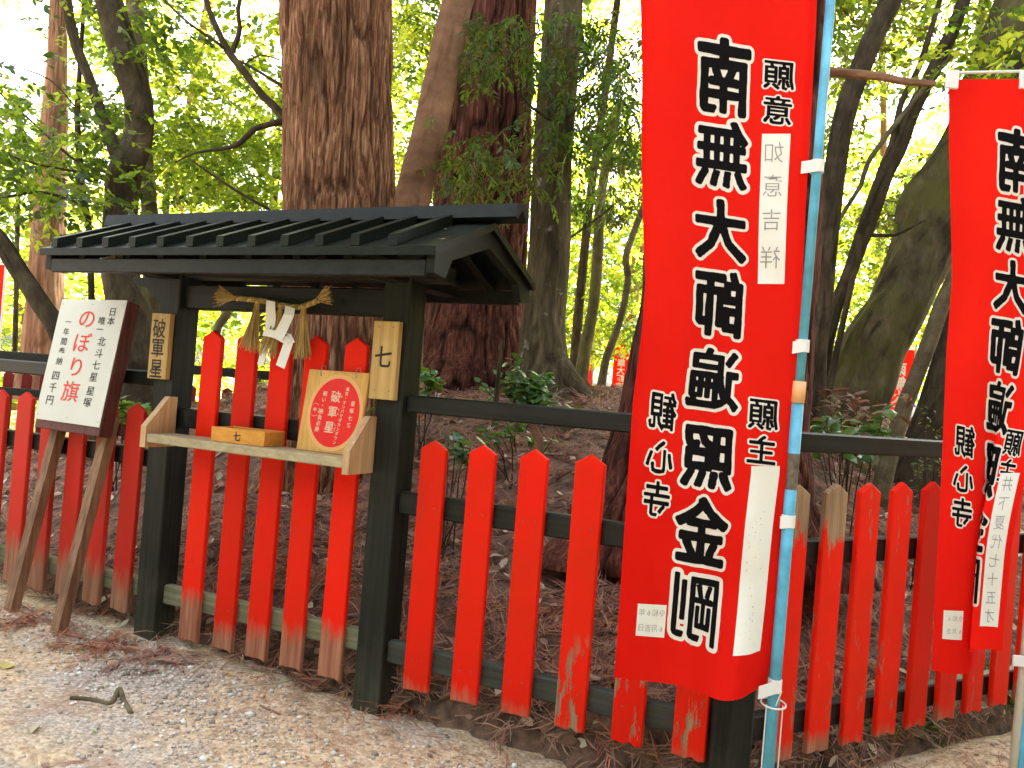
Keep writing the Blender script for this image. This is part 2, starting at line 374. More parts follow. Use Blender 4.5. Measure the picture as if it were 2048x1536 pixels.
def rail(name, fr, a0, a1, b0, b1, z0, z1, mat, parent, dz=0.):
    mb = MB(); k = 5
    base = fr.w(a0, b0, z0)
    me_b = MB(); me_b.box(lambda a, b, z: (a, -b, z), 0, a1 - a0, 0, b1 - b0, 0, z1 - z0, bv=.005)
    me = mesh(name, me_b.V, me_b.F, mat)
    return link(name, me, parent, Vector(base - wloc(parent)), (0, -math.atan2(dz, a1 - a0), fr.th))
# gate -------------------------------------------------------------
gate = thing('shrine_gate', 'black roofed wooden offering gate with red pickets, shelf and plaques between its two posts', 'gate', G.w(-.46, -.05, .03))
Z = lambda dz: CH + dz
def post(fr, a0, a1, b0, b1, z0, z1, parent, name='post', mat=None):
    mb = MB(); mb.box(lambda a, b, z: (a, -b, z), 0, a1 - a0, 0, b1 - b0, 0, z1 - z0, bv=.005)
    return link(name, mesh(name, mb.V, mb.F, mat or POSTM), parent, Vector(fr.w(a0, b0, z0) - wloc(parent)), (0, 0, fr.th))
post(G, 0, .105, -.105, 0, -.06, Z(.36), gate)
post(G, -1.035, -.93, -.105, 0, .0, Z(.36), gate)
rail('tie_beam', G, -.93, 0, -.085, -.02, Z(.226), Z(.318), BLACKH, gate)
rail('upper_beam', G, -1.15, .22, -.095, -.012, Z(.345), Z(.40), BLACKH, gate)
rail('middle_rail', G, -.93, 0, -.072, -.034, Z(-.232), Z(-.157), BLACKH, gate)
rail('bottom_rail', G, -.93, 0, -.072, -.034, Z(-.915), Z(-.842), GREYW, gate)
pg = picket_mesh('gate_picket', 1.172, RED_GATE, jag=3, nails=(.15, .83))
for k in range(5): place_picket(pg, G, [-.765, -.595, -.438, -.28, -.112][k], Z(-1.025), gate, b=-.009, tilt=random.uniform(-.004, .004))
for a in (-.765, -.595, -.438, -.28, -.112):
    for dz in (-.18, -.21, -.86, -.89):
        pass
# roof: ridge at b=-.07
RB, RF, RR = -.07, .29, -.43
zr, ze = Z(.548), Z(.402)
sl_ = (zr - ze) / (RF - RB)
AL, AR = -1.345, .362
roof = link('roof', None, gate); roof.name = 'roof'
def slab(a0, a1, b0, b1, off, th, side=1):
    """a plank lying on the roof slope between b0 and b1"""
    zz = lambda b: zr - sl_ * abs(b - RB)
    mb = []
    A = [G.w(a0, b0, zz(b0) + off), G.w(a0, b1, zz(b1) + off), G.w(a0, b1, zz(b1) + off - th), G.w(a0, b0, zz(b0) + off - th)]
    Bq = [G.w(a1, b0, zz(b0) + off), G.w(a1, b1, zz(b1) + off), G.w(a1, b1, zz(b1) + off - th), G.w(a1, b0, zz(b0) + off - th)]
    return A, Bq
bpy.data.objects.remove(roof)
rb = MB()
rb.prism(*slab(AL, AR, RB, RF, 0, .026)); roof = rb.build('roof', ROOFM, gate)
rb = MB(); rb.prism(*slab(AL, AR, RB, RR, 0, .026)); rb.build('rear_slope', ROOFM, roof)
for k in range(12):
    a = -1.29 + k * (1.485 / 11)
    for side in (1, -1):
        bend = RF - .004 if side == 1 else RR + .004
        q = MB(); A, Bq = slab(a, a + .032, RB + side * .04, bend, .036, .034); q.prism(A, Bq); q.build('batten', ROOFM, roof)
# ridge cap: two leaning boards and a top strip
for side in (1, -1):
    q = MB(); b0, b1 = RB, RB + side * .048
    pr = [(b0, Z(.607)), (b1 - side * .008, Z(.599)), (b1, Z(.555)), (b1 - side * .014, Z(.550)), (b0, Z(.585))]
    q.prism([G.w(-1.41, b, z) for b, z in pr], [G.w(.458, b, z) for b, z in pr]); q.build('ridge_board', ROOFM, roof)
# verge boards and eave fascia
for a in (AL + .012, AR - .04):
    for side, bend in ((1, RF - .02), (-1, RR + .02)):
        q = MB(); zz = lambda b: zr - sl_ * abs(b - RB)
        pr = [(RB, zr - .029), (bend, zz(bend) - .029), (bend, zz(bend) - .082), (bend - side * .07, zz(bend) - .088), (bend - side * .1, zz(bend - side * .1) - .07), (RB, zr - .085)]
        q.prism([G.w(a, b, z) for b, z in pr], [G.w(a + .028, b, z) for b, z in pr]); q.build('bargeboard', ROOFM if a > 0 else BLACK, roof)
for b, bb in ((RF - .05, RF - .02), (RR + .02, RR + .05)):
    q = MB(); q.box(lambda a, b_, z: G.w(a, b_, z), AL + .04, AR - .042, b, bb, Z(.318), Z(.368)); q.build('fascia', BLACKH, roof)
q = MB(); q.box(lambda a, b_, z: G.w(a, b_, z), AL + .06, AR - .05, RB - .02, RB + .02, Z(.455), Z(.515)); q.build('ridge_beam', BLACKH, roof)
for a in (-1.01, -.955, .0, .055):      # cross beams over the posts
    pass
for a0 in (-1.02, .015):
    q = MB(); q.box(lambda a, b_, z: G.w(a, b_, z), a0, a0 + .075, RR + .06, RF - .06, Z(.335), Z(.40)); q.build('cross_beam', BLACK, gate)
    q = MB(); pr = [(RB - .17, Z(.40)), (RB + .17, Z(.40)), (RB + .03, Z(.46)), (RB - .03, Z(.46))]
    q.prism([G.w(a0 + .02, b, z) for b, z in pr], [G.w(a0 + .055, b, z) for b, z in pr]); q.build('gable_strut', BLACK, gate)
for a in np.linspace(-1.2, .2, 8):
    for side, bend in ((1, RF - .055), (-1, RR + .055)):
        q = MB(); A, Bq = slab(a, a + .03, RB, bend, -.03, .035); q.prism(A, Bq); q.build('rafter', BLACK, roof)
# knee braces left and right of the posts (curved)
for a0, s_ in ((-1.035, -1), (.105, 1)):
    q = MB(); pts = [(0, Z(.345)), (s_ * .20, Z(.345)), (s_ * .19, Z(.325)), (s_ * .10, Z(.30)), (s_ * .04, Z(.25)), (s_ * 0, Z(.20))]
    if s_ < 0: q.prism([G.w(a0 + a, -.03, z) for a, z in pts], [G.w(a0 + a, -.075, z) for a, z in pts]); q.build('brace', BLACK, gate)
# shelf
sh = MB(); sh.box(lambda a, b_, z: G.w(a, b_, z), -.895, -.012, -.008 + .012, .135, Z(-.284), Z(-.252)); shelf = sh.build('shelf', PLANKH, gate)
for a0 in (-.922, -.014):
    q = MB(); pr = [(.002, Z(-.115)), (.04, Z(-.115)), (.138, Z(-.225)), (.138, Z(-.303)), (.002, Z(-.303))]
    q.prism([G.w(a0, b, z) for b, z in pr], [G.w(a0 + .026, b, z) for b, z in pr]); q.build('bracket', wood('bracket_wood', (.46, .27, .12), (.66, .44, .24), .6), shelf)

# ---------------------------------------------------------------- lettering
GLY = {}
def glyph(ch, bold=0., res=3):
    key = (ch, bold)
    if key in GLY: return GLY[key]
    cu = bpy.data.curves.new('glyph', 'FONT'); cu.body = ch; cu.size = 1; cu.offset = bold; cu.resolution_u = res
    o = bpy.data.objects.new('glyph', cu); COL.objects.link(o); bpy.context.view_layer.update()
    me = bpy.data.meshes.new_from_object(o.evaluated_get(bpy.context.evaluated_depsgraph_get()))
    me.calc_loop_triangles()
    V = np.array([v.co[:2] for v in me.vertices]) if len(me.vertices) else np.zeros((0, 2))
    T = np.array([t.vertices[:] for t in me.loop_triangles]) if len(me.vertices) else np.zeros((0, 3), int)
    bpy.data.objects.remove(o); bpy.data.curves.remove(cu); bpy.data.meshes.remove(me)
    if len(V): V = V - np.array([.5 if ord(ch) > 0x2000 else (V[:, 0].min() + V[:, 0].max()) / 2, .38])
    GLY[key] = (V, T); return GLY[key]
def letters(name, items, place, mats, parent, bold=.012):
    """one printed character per object; items: (char, cx, cy, size[, xscale, mat])"""
    for it in items:
        ch, cx, cy, sz = it[:4]; xs_ = it[4] if len(it) > 4 else 1; mi = it[5] if len(it) > 5 else 0
        V, T = glyph(ch, bold)
        if len(V): obj('character', [place(cx + x * sz * xs_, cy + y * sz) for x, y in V], T, mats[mi] if isinstance(mats, list) else mats, parent)
def column(txt, x, y0, pitch, size, dx=0., xs_=1, mat=0):
    return [(c, x + dx * i, y0 - pitch * i, size, xs_, mat) for i, c in enumerate(txt) if c != ' ']
# plaques
def plaque(a0, a1, z0, z1, b, txt, label, sizes):
    q = MB(); q.box(lambda a, b_, z: G.w(a, b_, z), a0, a1, b - .024, b, z0, z1, bv=.002); p = q.build('nameplate', PLANK, gate); p['label'] = label
    w = a1 - a0
    letters('lettering', [(c, (a0 + a1) / 2 - .003, zc, s_, .9) for c, zc, s_ in sizes], lambda x, y: G.w(x, b + .0012, y), INK, p, .012)
    for aa in (a0 + .022, a1 - .022):
        for zz in (z0 + .03, z1 - .02):
            nl = MB(); nl.tube([G.w(aa, b - .001, zz), G.w(aa, b + .0016, zz)], .0022, 6); nl.build('nail', RUST, p)
    return p
plaque(-1.042, -.945, Z(-.052), Z(.20), .0245, '破軍星', 'weathered cedar nameplate reading 破軍星', [('破', Z(.142), .078), ('軍', Z(.068), .078), ('星', Z(-.012), .078)])
plaque(-.012, .088, Z(-.056), Z(.204), .0265, '七', 'pale cedar nameplate reading 七', [('七', Z(.085), .078)])
# wooden tablet hung on the pickets and leaning on the shelf
tab = thing('wooden_tablet', 'wooden tablet with a red oval and pale writing at right end of the shelf', 'tablet', G.w(-.15, .05, Z(-.252)))
TP0 = G.w(-.272, .055, Z(-.251)); t_up = (G.w(-.272, .018, Z(.028)) - TP0); TH = np.linalg.norm(t_up); t_up /= TH; t_n = np.cross(G.a, t_up)
tpl = lambda x, y, n=0.: TP0 + G.a * x + t_up * y + t_n * n
TW = .252
q = MB(); q.box(lambda a, b_, z: tpl(a, z, b_), 0, TW, -.012, 0, 0, TH, bv=.002); q.build('board', EMAW, tab)
def ellipse(rx, ry, n, cx, cy, off, k=56): return [tpl(cx + rx * cos(2 * pi * i / k), cy + ry * sin(2 * pi * i / k), off) for i in range(k)]
cx, cy = .137, .138
for nm, r0, off, mt in (('pale_ring', .113, .0010, HALO), ('red_disc', .1005, .0018, SIGNRED)):
    el = ellipse(r0, r0 * 1.17, 0, cx, cy, off); obj(nm, el, [tuple(range(len(el)))], mt, tab)
it = [('破', cx - .004, cy + .055, .042), ('軍', cx - .008, cy + .003, .040), ('星', cx - .012, cy - .050, .042)]
it += column('戦い・勝負必勝', cx - .050, cy + .062, .0205, .0185, -.0018)
it += column('真言・オンバサダカンダウン', cx + .040, cy + .083, .0152, .0145, -.0017)
it += column('星塚七番', cx + .070, cy + .036, .0245, .0185, -.001)
it += [('(', cx - .080, cy + .025, .001), ('午', cx - .082, cy + .004, .018), ('う', cx - .066, cy + .008, .008), ('ま', cx - .066, cy - .002, .008)]
it += [('は', cx + .019, cy + .057, .010), ('ぐ', cx + .016, cy + .012, .010), ('ん', cx + .015, cy - .002, .010), ('し', cx + .012, cy - .040, .010), ('ょ', cx + .012, cy - .050, .010), ('う', cx + .011, cy - .060, .010)]
letters('lettering', it, lambda x, y: tpl(x, y, .0028), CREAM, tab, .010)
arc = MB()
for s_, yy in ((1, .020), (-1, -.012)):
    arc.tube([tpl(cx - .082 + .011 * cos(t), cy + yy + s_ * .006 * sin(t) - (0 if s_ > 0 else 0), .003) for t in np.linspace(0, pi, 9)], .0006, 4)
arc.build('bracket_marks', CREAM, tab)
for x in (.055, .20):
    hk = MB()
    hk.tube([tpl(x, TH - .018, .002), tpl(x, TH - .004, .006), tpl(x, TH + .012, .001), tpl(x + .004, TH + .018, -.012), tpl(x, TH + .006, -.02)], .0012, 5)
    hk.tube([tpl(x, TH - .018, -.001), tpl(x, TH - .018, .003)], .003, 8)
    hk.build('hook', METAL, tab)
# offering box
BX0 = G.w(-.600, .118, Z(-.2515)); th = radians(-22); ba = np.array([cos(th), sin(th), 0]); bn = np.array([sin(th), -cos(th), 0])
bxp = lambda a, b, z: BX0 + ba * a + bn * b + np.array([0, 0, z])
box_ = thing('offering_box', 'shallow orange wooden offering box marked 七 on the gate shelf', 'box', bxp(.12, -.05, 0))
BWd, BD, BH = .232, .112, .052
for nm, a0, a1, b0, b1, z0, z1 in (('side', 0, BWd, -.009, 0, 0, BH), ('side', 0, BWd, -BD, -BD + .009, 0, BH), ('side', .0, .009, -BD + .009, -.009, 0, BH - .001), ('side', BWd - .009, BWd, -BD + .009, -.009, 0, BH - .001), ('base', .009, BWd - .009, -BD + .009, -.009, .001, .008)):
    q = MB(); q.box(bxp, a0, a1, b0, b1, z0, z1, bv=.0015); q.build(nm, BOXW, box_)
letters('lettering', [('七', .115, .026, .034)], lambda x, y: bxp(x, .0012, y), INK, box_, .015)

# ---------------------------------------------------------------- sacred rope
def catmull(P, n=8):
    P = [np.array(p, float) for p in P]; P = [2 * P[0] - P[1]] + P + [2 * P[-1] - P[-2]]; out = []
    for i in range(1, len(P) - 2):
        for t in np.linspace(0, 1, n, endpoint=False):
            a, b, c, d = P[i - 1:i + 3]; out.append(.5 * (2 * b + (c - a) * t + (2 * a - 5 * b + 4 * c - d) * t * t + (3 * b - a - 3 * c + d) * t ** 3))
    out.append(P[-2]); return out
rope = thing('sacred_rope', 'twisted straw rope with three straw tassels and folded white paper under the gate roof', 'straw rope', G.w(-.45, .03, Z(.24)))
gp = lambda x, y, b=.03: G.hit(x, y, b)
RP = catmull([gp(466, 596), gp(500, 599), (gp(530, 603)), gp(565, 611), gp(598, 614), gp(622, 607), gp(638, 600)], 10)
q = MB()
for s_ in range(3):
    pts = []
    for i, p in enumerate(RP):
        ang = i * 1.0 + s_ * 2 * pi / 3; pts.append(p + .0055 * (cos(ang) * G.n + sin(ang) * np.array([0, 0, 1])))
    q.tube(catmull(pts, 3), .0058, 6)
q.build('rope', STRAW, rope, True)
def straws(c, d, n, L0, spread, flat=.6, r=.0011, bend=.0):
    mb = MB(); d = np.array(d) / np.linalg.norm(d); rr = random.Random(int(abs(c[0]) * 1e4) + n)
    u = np.cross(d, G.n); u /= np.linalg.norm(u); w = G.n
    for k in range(n):
        s1 = rr.gauss(0, .5) * spread; s2 = rr.gauss(0, .5) * spread * flat; Lk = L0 * rr.uniform(.78, 1.08)
        s1 = max(-spread, min(spread, s1))
        o = c + u * rr.uniform(-.006, .006) + w * rr.uniform(-.004, .006)
        e = o + d * Lk + u * s1 * Lk + w * s2 * Lk * .6 + np.array([0, 0, -bend * Lk * rr.random()])
        mid = o + (e - o) * .5 + u * rr.uniform(-.003, .003)
        mb.tube([o, mid, e], [r, r, r * .8], 4, cap=False)
    return mb
straws(gp(468, 596), gp(418, 588) - gp(468, 596), 80, .085, .55, bend=.1).build('left_tuft', STRAW, rope)
straws(gp(634, 600), gp(664, 586) - gp(634, 600), 80, .058, .62).build('right_tuft', STRAW, rope)
for (x0, y0, x1, y1) in ((516, 604, 497, 697), (563, 612, 534, 708), (608, 614, 602, 712)):
    c = gp(x0, y0, .036); e = gp(x1, y1, .04); Lc = np.linalg.norm(e - c)
    tf = straws(c, e - c, 95, Lc, .26, .5, .0014).build('tassel', STRAW, rope)
    q = MB(); 
    for j in range(4): q.tube([c + np.array([0, 0, .004 - .004 * j]) + .0075 * (cos(t) * G.a + sin(t) * G.n) for t in np.linspace(0, 2 * pi, 13)], .0022, 5)
    q.build('tassel_binding', STRAW, tf)
def strip(P, w_dirs, th_=.0008):
    mb = MB()
    for i in range(len(P) - 1):
        a, b = P[i], P[i + 1]; n = G.n * th_
        mb.prism([a[0], a[1], a[1] + n, a[0] + n], [b[0], b[1], b[1] + n, b[0] + n])
    return mb
g2 = lambda x, y, b: G.hit(x, y, b)
sh1 = MB()
for P in ([(g2(533, 600, .052), g2(550, 604, .052)), (g2(531, 640, .05), g2(552, 640, .05)), (g2(531, 668, .045), g2(546, 668, .045))],
          [(g2(531, 662, .040), g2(548, 662, .040)), (g2(515, 728, .026), g2(526, 732, .026))]):
    for i in range(len(P) - 1):
        a, b = P[i], P[i + 1]; n = G.n * .0008; sh1.prism([a[0], a[1], a[1] + n, a[0] + n], [b[0], b[1], b[1] + n, b[0] + n])
sh1.build('paper_streamer', PAPER, rope)
sh2 = MB()
for P in ([(g2(571, 611, .060), g2(590, 617, .060)), (g2(568, 628, .070), g2(588, 632, .070)), (g2(545, 674, .072), g2(566, 680, .072))],
          [(g2(527, 664, .071), g2(525, 672, .069)), (g2(535, 658, .069), g2(532, 672, .067)), (g2(552, 661, .068), g2(548, 676, .068)), (g2(584, 678, .064), g2(574, 690, .064))],
          [(g2(574, 668, .062), g2(586, 688, .060)), (g2(552, 730, .064), g2(569, 738, .062))],
          [(g2(572, 666, .0605), g2(582, 668, .0605)), (g2(580, 690, .059), g2(590, 684, .059))]):
    for i in range(len(P) - 1):
        a, b = P[i], P[i + 1]; n = G.n * .0008; sh2.prism([a[0], a[1], a[1] + n, a[0] + n], [b[0], b[1], b[1] + n, b[0] + n])
sh2.build('paper_streamer', PAPER, rope)

# ---------------------------------------------------------------- fence panels
GRP = 'red picket fence panels with black rails round the mound'
def panel(label, fr, a0, a1, pick, rails, loc_a):
    t = thing('picket_fence', label, 'fence', fr.w(loc_a, -.03, .0), GRP)
    for nm, r0, r1, b0, b1, z0, z1, mt in rails: rail(nm, fr, r0, r1, b0, b1, z0, z1, mt, t)
    for me, a, z in pick: place_picket(me, fr, a, z, t, b=.0 + random.uniform(-.001, .001), tilt=random.uniform(-.008, .008))
    return t
pr1 = [picket_mesh('picket', .82, RED_R, jag=5, nails=(.11, .60)), picket_mesh('picket', .82, RED_PEEL, jag=9, nails=(.11, .60))]
pk = [(pr1[0 if k < 3 else 1], .236 + k * .177, Z(-.994 + .003 * k)) for k in range(6)]
panel('right fence panel with bright flaking pickets between the gate and the blue pole', G, .1, 1.2, pk,
      [('top_rail', .105, 1.19, -.085, -.025, Z(-.092), Z(-.034), BLACKH), ('middle_rail', .105, 1.19, -.065, -.025, Z(-.43), Z(-.357), BLACKH), ('bottom_rail', .105, 1.19, -.065, -.025, Z(-.925), Z(-.853), BLACKW)], .65)
pl_ = picket_mesh('picket', .822, RED_L, jag=6)
pk = [(pl_, -1.125 - k * .165, Z(-.978)) for k in range(8)]
panel('left fence panel with faded pickets behind the white sign', G, -2.5, -1.03, pk,
      [('top_rail', -2.55, -1.04, -.085, -.025, Z(-.082), Z(-.024), BLACKH), ('middle_rail', -2.55, -1.04, -.065, -.025, Z(-.40), Z(-.330), BLACKH), ('bottom_rail', -2.55, -1.04, -.065, -.025, Z(-.905), Z(-.835), GREYW)], -1.7)
pt = [picket_mesh('picket', .80, RED_TOP, jag=11, nails=(.1, .6)), picket_mesh('picket', .80, RED_PEELK, jag=13, nails=(.1, .6)), picket_mesh('picket', .80, RED_R, jag=14, nails=(.1, .6))]
pk = [(pt[[0, 0, 1, 1, 2, 2, 1, 1, 2, 2, 2][k]], .225 + k * .1565, Z(-1.0 + .004 * k)) for k in range(11)]
kp = panel('far right fence panel with peeling bare-topped pickets behind the second banner', K, .1, 2, pk,
      [('top_rail', .06, 2.1, -.085, -.025, Z(-.108), Z(-.05), BLACKH), ('middle_rail', .06, 2.1, -.065, -.025, Z(-.44), Z(-.366), BLACKH), ('bottom_rail', .06, 2.1, -.065, -.025, Z(-.935), Z(-.862), BLACKH)], 1.)
CP = Frame(G.w(1.215, -.045, 0), radians(2))
cpo = post(CP, -.05, .055, -.05, .055, -.1, Z(-.02), None, 'fence_post'); tag(cpo, 'black square corner post where the fence turns beside the blue pole', 'post')
# rear fence across the enclosure
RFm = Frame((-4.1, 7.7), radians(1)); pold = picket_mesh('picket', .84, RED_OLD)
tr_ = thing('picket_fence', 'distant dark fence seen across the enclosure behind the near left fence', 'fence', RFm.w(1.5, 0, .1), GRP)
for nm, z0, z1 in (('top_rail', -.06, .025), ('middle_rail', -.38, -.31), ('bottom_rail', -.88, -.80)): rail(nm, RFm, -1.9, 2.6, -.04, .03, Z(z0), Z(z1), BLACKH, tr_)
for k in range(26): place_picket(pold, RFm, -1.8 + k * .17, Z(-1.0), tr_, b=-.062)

# ---------------------------------------------------------------- standing sign
SO = onz(118, 1292, .045); sth = radians(-30); ln = radians(8.5)
sa = np.array([cos(sth), sin(sth), 0]); sn = np.array([sin(sth), -cos(sth), 0]); su = np.array([0, 0, 1]) * cos(ln) - sn * sin(ln); snn = np.cross(sa, su)
sp_ = lambda a, b, z: SO + sa * a + snn * b + su * z
sign = thing('standing_sign', 'white signboard with red and black Japanese writing on two legs before the left fence', 'sign', SO - sa * .2)
sq = {k: onplane(x, y, SO, snn) for k, (x, y) in dict(TL=(124, 598), TR=(253, 601), BR=(199, 856), BL=(69, 836)).items()}
uv = {k: ((v - SO) @ sa, (v - SO) @ su) for k, v in sq.items()}
x0 = (uv['TL'][0] + uv['BL'][0]) / 2; x1 = (uv['TR'][0] + uv['BR'][0]) / 2; y0 = (uv['BL'][1] + uv['BR'][1]) / 2; y1 = (uv['TL'][1] + uv['TR'][1]) / 2
# board face at b = +.0 ; legs behind
q = MB(); q.box(sp_, x0 + .006, x1 + .004, -.060, -.004, y0 - .035, y1 - .004, bv=.003); q.build('backing_frame', MAROON, sign)
sheet = MB(); sheet.box(sp_, x0, x1, -.003, .0, y0, y1, bv=.001); sheet = sheet.build('white_sheet', WHITE, sign)
for xx in (x0 + .015, (x0 + x1) / 2, x1 - .015):
    for yy in (y0 + .02, y1 - .02): q = MB(); q.tube([sp_(xx, -.001, yy), sp_(xx, .001, yy)], .0028, 6); q.build('nail', METAL, sign)
for a in (x1 - .075, x0 + .03):
    ztop = y0 + .05
    V0 = [sp_(a + da, b, ztop) for da, b in ((0, -.062), (.05, -.062), (.05, -.10), (0, -.10))]
    V1 = [sp_(a + da - (.0), b, -.12) for da, b in ((0, -.03), (.046, -.03), (.046, -.068), (0, -.068))]
    q = MB(); q.prism(V1, V0); q.build('leg', LEGW, sign)
q = MB(); q.box(sp_, x0 + .02, x1 - .01, -.135, -.102, y0 - .02, y0 + .03); q.build('back_rail', MAROON, sign)
SW, SH = x1 - x0, y1 - y0
def sgn(fx, fy): return x0 + SW * fx, y0 + SH * fy
it = []
def vcol(txt, fx0, fy0, fx1, fy1, size, mi, xs_=1.):
    n = len(txt)
    for i, c in enumerate(txt):
        t = i / max(1, n - 1); X, Y = sgn(fx0 + (fx1 - fx0) * t, fy0 + (fy1 - fy0) * t)
        if c != ' ': it.append((c, X, Y, size, xs_, mi))
vcol('日本', .83, .905, .835, .83, .037, 0, 1.3); vcol('唯一', .70, .83, .70, .76, .037, 0, 1.25)
vcol('北斗七星', .765, .665, .765, .38, .040, 0, 1.35); vcol('星塚', .765, .27, .755, .18, .040, 0, 1.35)
vcol('のぼり旗', .47, .845, .47, .25, .088, 1, 1.35)
vcol('一年間奉納', .19, .81, .19, .485, .034, 0, 1.3); vcol('四千円', .185, .365, .18, .165, .042, 0, 1.3)
letters('lettering', it, lambda x, y: sp_(x, .0012, y), [INK, REDINK], sheet, .005)

# ---------------------------------------------------------------- banners
def raster(ch, n=84, pad=10):
    V, T = glyph(ch, 0., 2); W = n + 2 * pad; M = np.zeros((W, W), bool)
    P = (V + .5) * n + pad; yy, xx = np.mgrid[0:W, 0:W] + .5
    for t in T:
        a, b, c = P[t]; x0_, x1_ = int(max(0, min(a[0], b[0], c[0]) - 1)), int(max(a[0], b[0], c[0]) + 2); y0_, y1_ = int(max(0, min(a[1], b[1], c[1]) - 1)), int(max(a[1], b[1], c[1]) + 2)
        X, Y = xx[y0_:y1_, x0_:x1_], yy[y0_:y1_, x0_:x1_]
        e = lambda p, q_: (q_[0] - p[0]) * (Y - p[1]) - (q_[1] - p[1]) * (X - p[0])
        e0, e1, e2 = e(a, b), e(b, c), e(c, a); M[y0_:y1_, x0_:x1_] |= ((e0 >= 0) & (e1 >= 0) & (e2 >= 0)) | ((e0 <= 0) & (e1 <= 0) & (e2 <= 0))
    return M
def dist_field(M, R=11):
    W = M.shape[0]; D = np.full(M.shape, float(R)); Mp = np.pad(M, R)
    for dy in range(-R, R + 1):
        for dx in range(-R, R + 1):
            d = math.hypot(dx * .95, dy * 1.12)
            if d < R: D = np.where(Mp[R + dy:R + dy + W, R + dx:R + dx + W] & (d < D), d, D)
    return D
def contour(D, iso, merge=6):
    """polygons of the region D < iso in grid cells"""
    H_, W_ = D.shape; VV, FF = [], []; ins = D < iso
    full = ins[:-1, :-1] & ins[1:, :-1] & ins[:-1, 1:] & ins[1:, 1:]; any_ = ins[:-1, :-1] | ins[1:, :-1] | ins[:-1, 1:] | ins[1:, 1:]
    for y in range(H_ - 1):
        x = 0
        while x < W_ - 1:
            if full[y, x]:
                x2 = x
                while x2 < W_ - 1 and full[y, x2] and x2 - x < merge: x2 += 1
                k = len(VV); VV += [(x, y), (x2, y), (x2, y + 1), (x, y + 1)]; FF.append((k, k + 1, k + 2, k + 3)); x = x2; continue
            if any_[y, x]:
                cs = [(x, y), (x + 1, y), (x + 1, y + 1), (x, y + 1)]; vs = [D[c[1], c[0]] - iso for c in cs]; poly = []
                for i in range(4):
                    a, b = cs[i], cs[(i + 1) % 4]; va, vb = vs[i], vs[(i + 1) % 4]
                    if va < 0: poly.append(a)
                    if (va < 0) != (vb < 0):
                        t = va / (va - vb); poly.append((a[0] + (b[0] - a[0]) * t, a[1] + (b[1] - a[1]) * t))
                if len(poly) > 2: k = len(VV); VV += poly; FF.append(tuple(range(k, k + len(poly))))
            x += 1
    return np.array(VV, float), FF
BR = {}
def brush(ch, big=True):
    if (ch, big) in BR: return BR[(ch, big)]
    n = 88 if big else 60; M = raster(ch, n, 12); D = dist_field(M, 11)
    yy, xx = np.mgrid[0:M.shape[0], 0:M.shape[1]]
    wob = (fbm(xx / 16. + ord(ch) % 50, yy / 16.) - .47) * (2.6 if big else 1.2)
    k = n / 88
    blk = contour(D - wob * (.5 if ch in '剛遍無' else 1), ({'剛': 2.0, '遍': 2.9, '無': 2.9}.get(ch, 3.6) if big else 2.4) * k); wht = contour(D - wob * .8, (8.0 if big else 7.4) * k)
    out = []
    for VV, FF in (blk, wht): out.append(((VV + .5 - 12) / n - .5, FF))
    BR[(ch, big)] = out; return out
def cloth_text(items, surf, parent):
    """items: (char, s, v metres from top, width, height, big) printed seen from behind (mirrored)"""
    for which, nm, mt, off in ((1, 'character_outline', CHARW, .0007), (0, 'character', CHARK, .0013)):
        for ch, s_, v_, w_, h_, big in items:
            V, Fc = brush(ch, big)[which]
            if not len(V): continue
            # slight brush slant
            obj(nm, surf(s_ - V[:, 0] * w_, v_ - (V[:, 1] + V[:, 0] * .12) * h_, off), Fc, mt, parent)
def make_surface(rowfn, Hh):
    """rowfn(u, v) arrays -> world xyz; returns surf(u, v, off) with offset toward the camera"""
    def surf(u, v_, off=0.):
        u = np.asarray(u, float); v_ = np.asarray(v_, float); P = rowfn(u, v_); e = 1e-3
        du = rowfn(u + e, v_) - P; dv = rowfn(u, v_ + e) - P; n = np.cross(du, dv); n /= np.linalg.norm(n, axis=-1, keepdims=True) + 1e-12
        sg = np.sign((n * (CAM - P)).sum(-1, keepdims=True)); sg[sg == 0] = 1
        if np.ndim(off) == 0 and off == 0: return P
        return P + n * sg * off
    return surf
def cloth_obj(surf, W, Hh, parent, nu=40, nv=150, u0=0., v0=0., off=0., name='cloth', mat=None, th_=.0):
    us = np.linspace(u0, u0 + W, nu); vs = np.linspace(v0, v0 + Hh, nv); UU, VV = np.meshgrid(us, vs, indexing='ij')
    P = surf(UU.ravel(), VV.ravel(), off); i = np.arange(nu - 1)[:, None] * nv + np.arange(nv - 1)[None, :]
    Fq = np.stack([i, i + nv, i + nv + 1, i + 1], -1).reshape(-1, 4); return obj(name, P, Fq, mat or CLOTH, parent, smooth=True)
def interp(x, pts):
    xs_ = [p[0] for p in pts]; ys_ = [p[1] for p in pts]; 
    t = np.interp(x, xs_, ys_); return t
def sm_interp(x, pts):
    return (interp(x - .03, pts) + interp(x, pts) + interp(x + .03, pts)) / 3
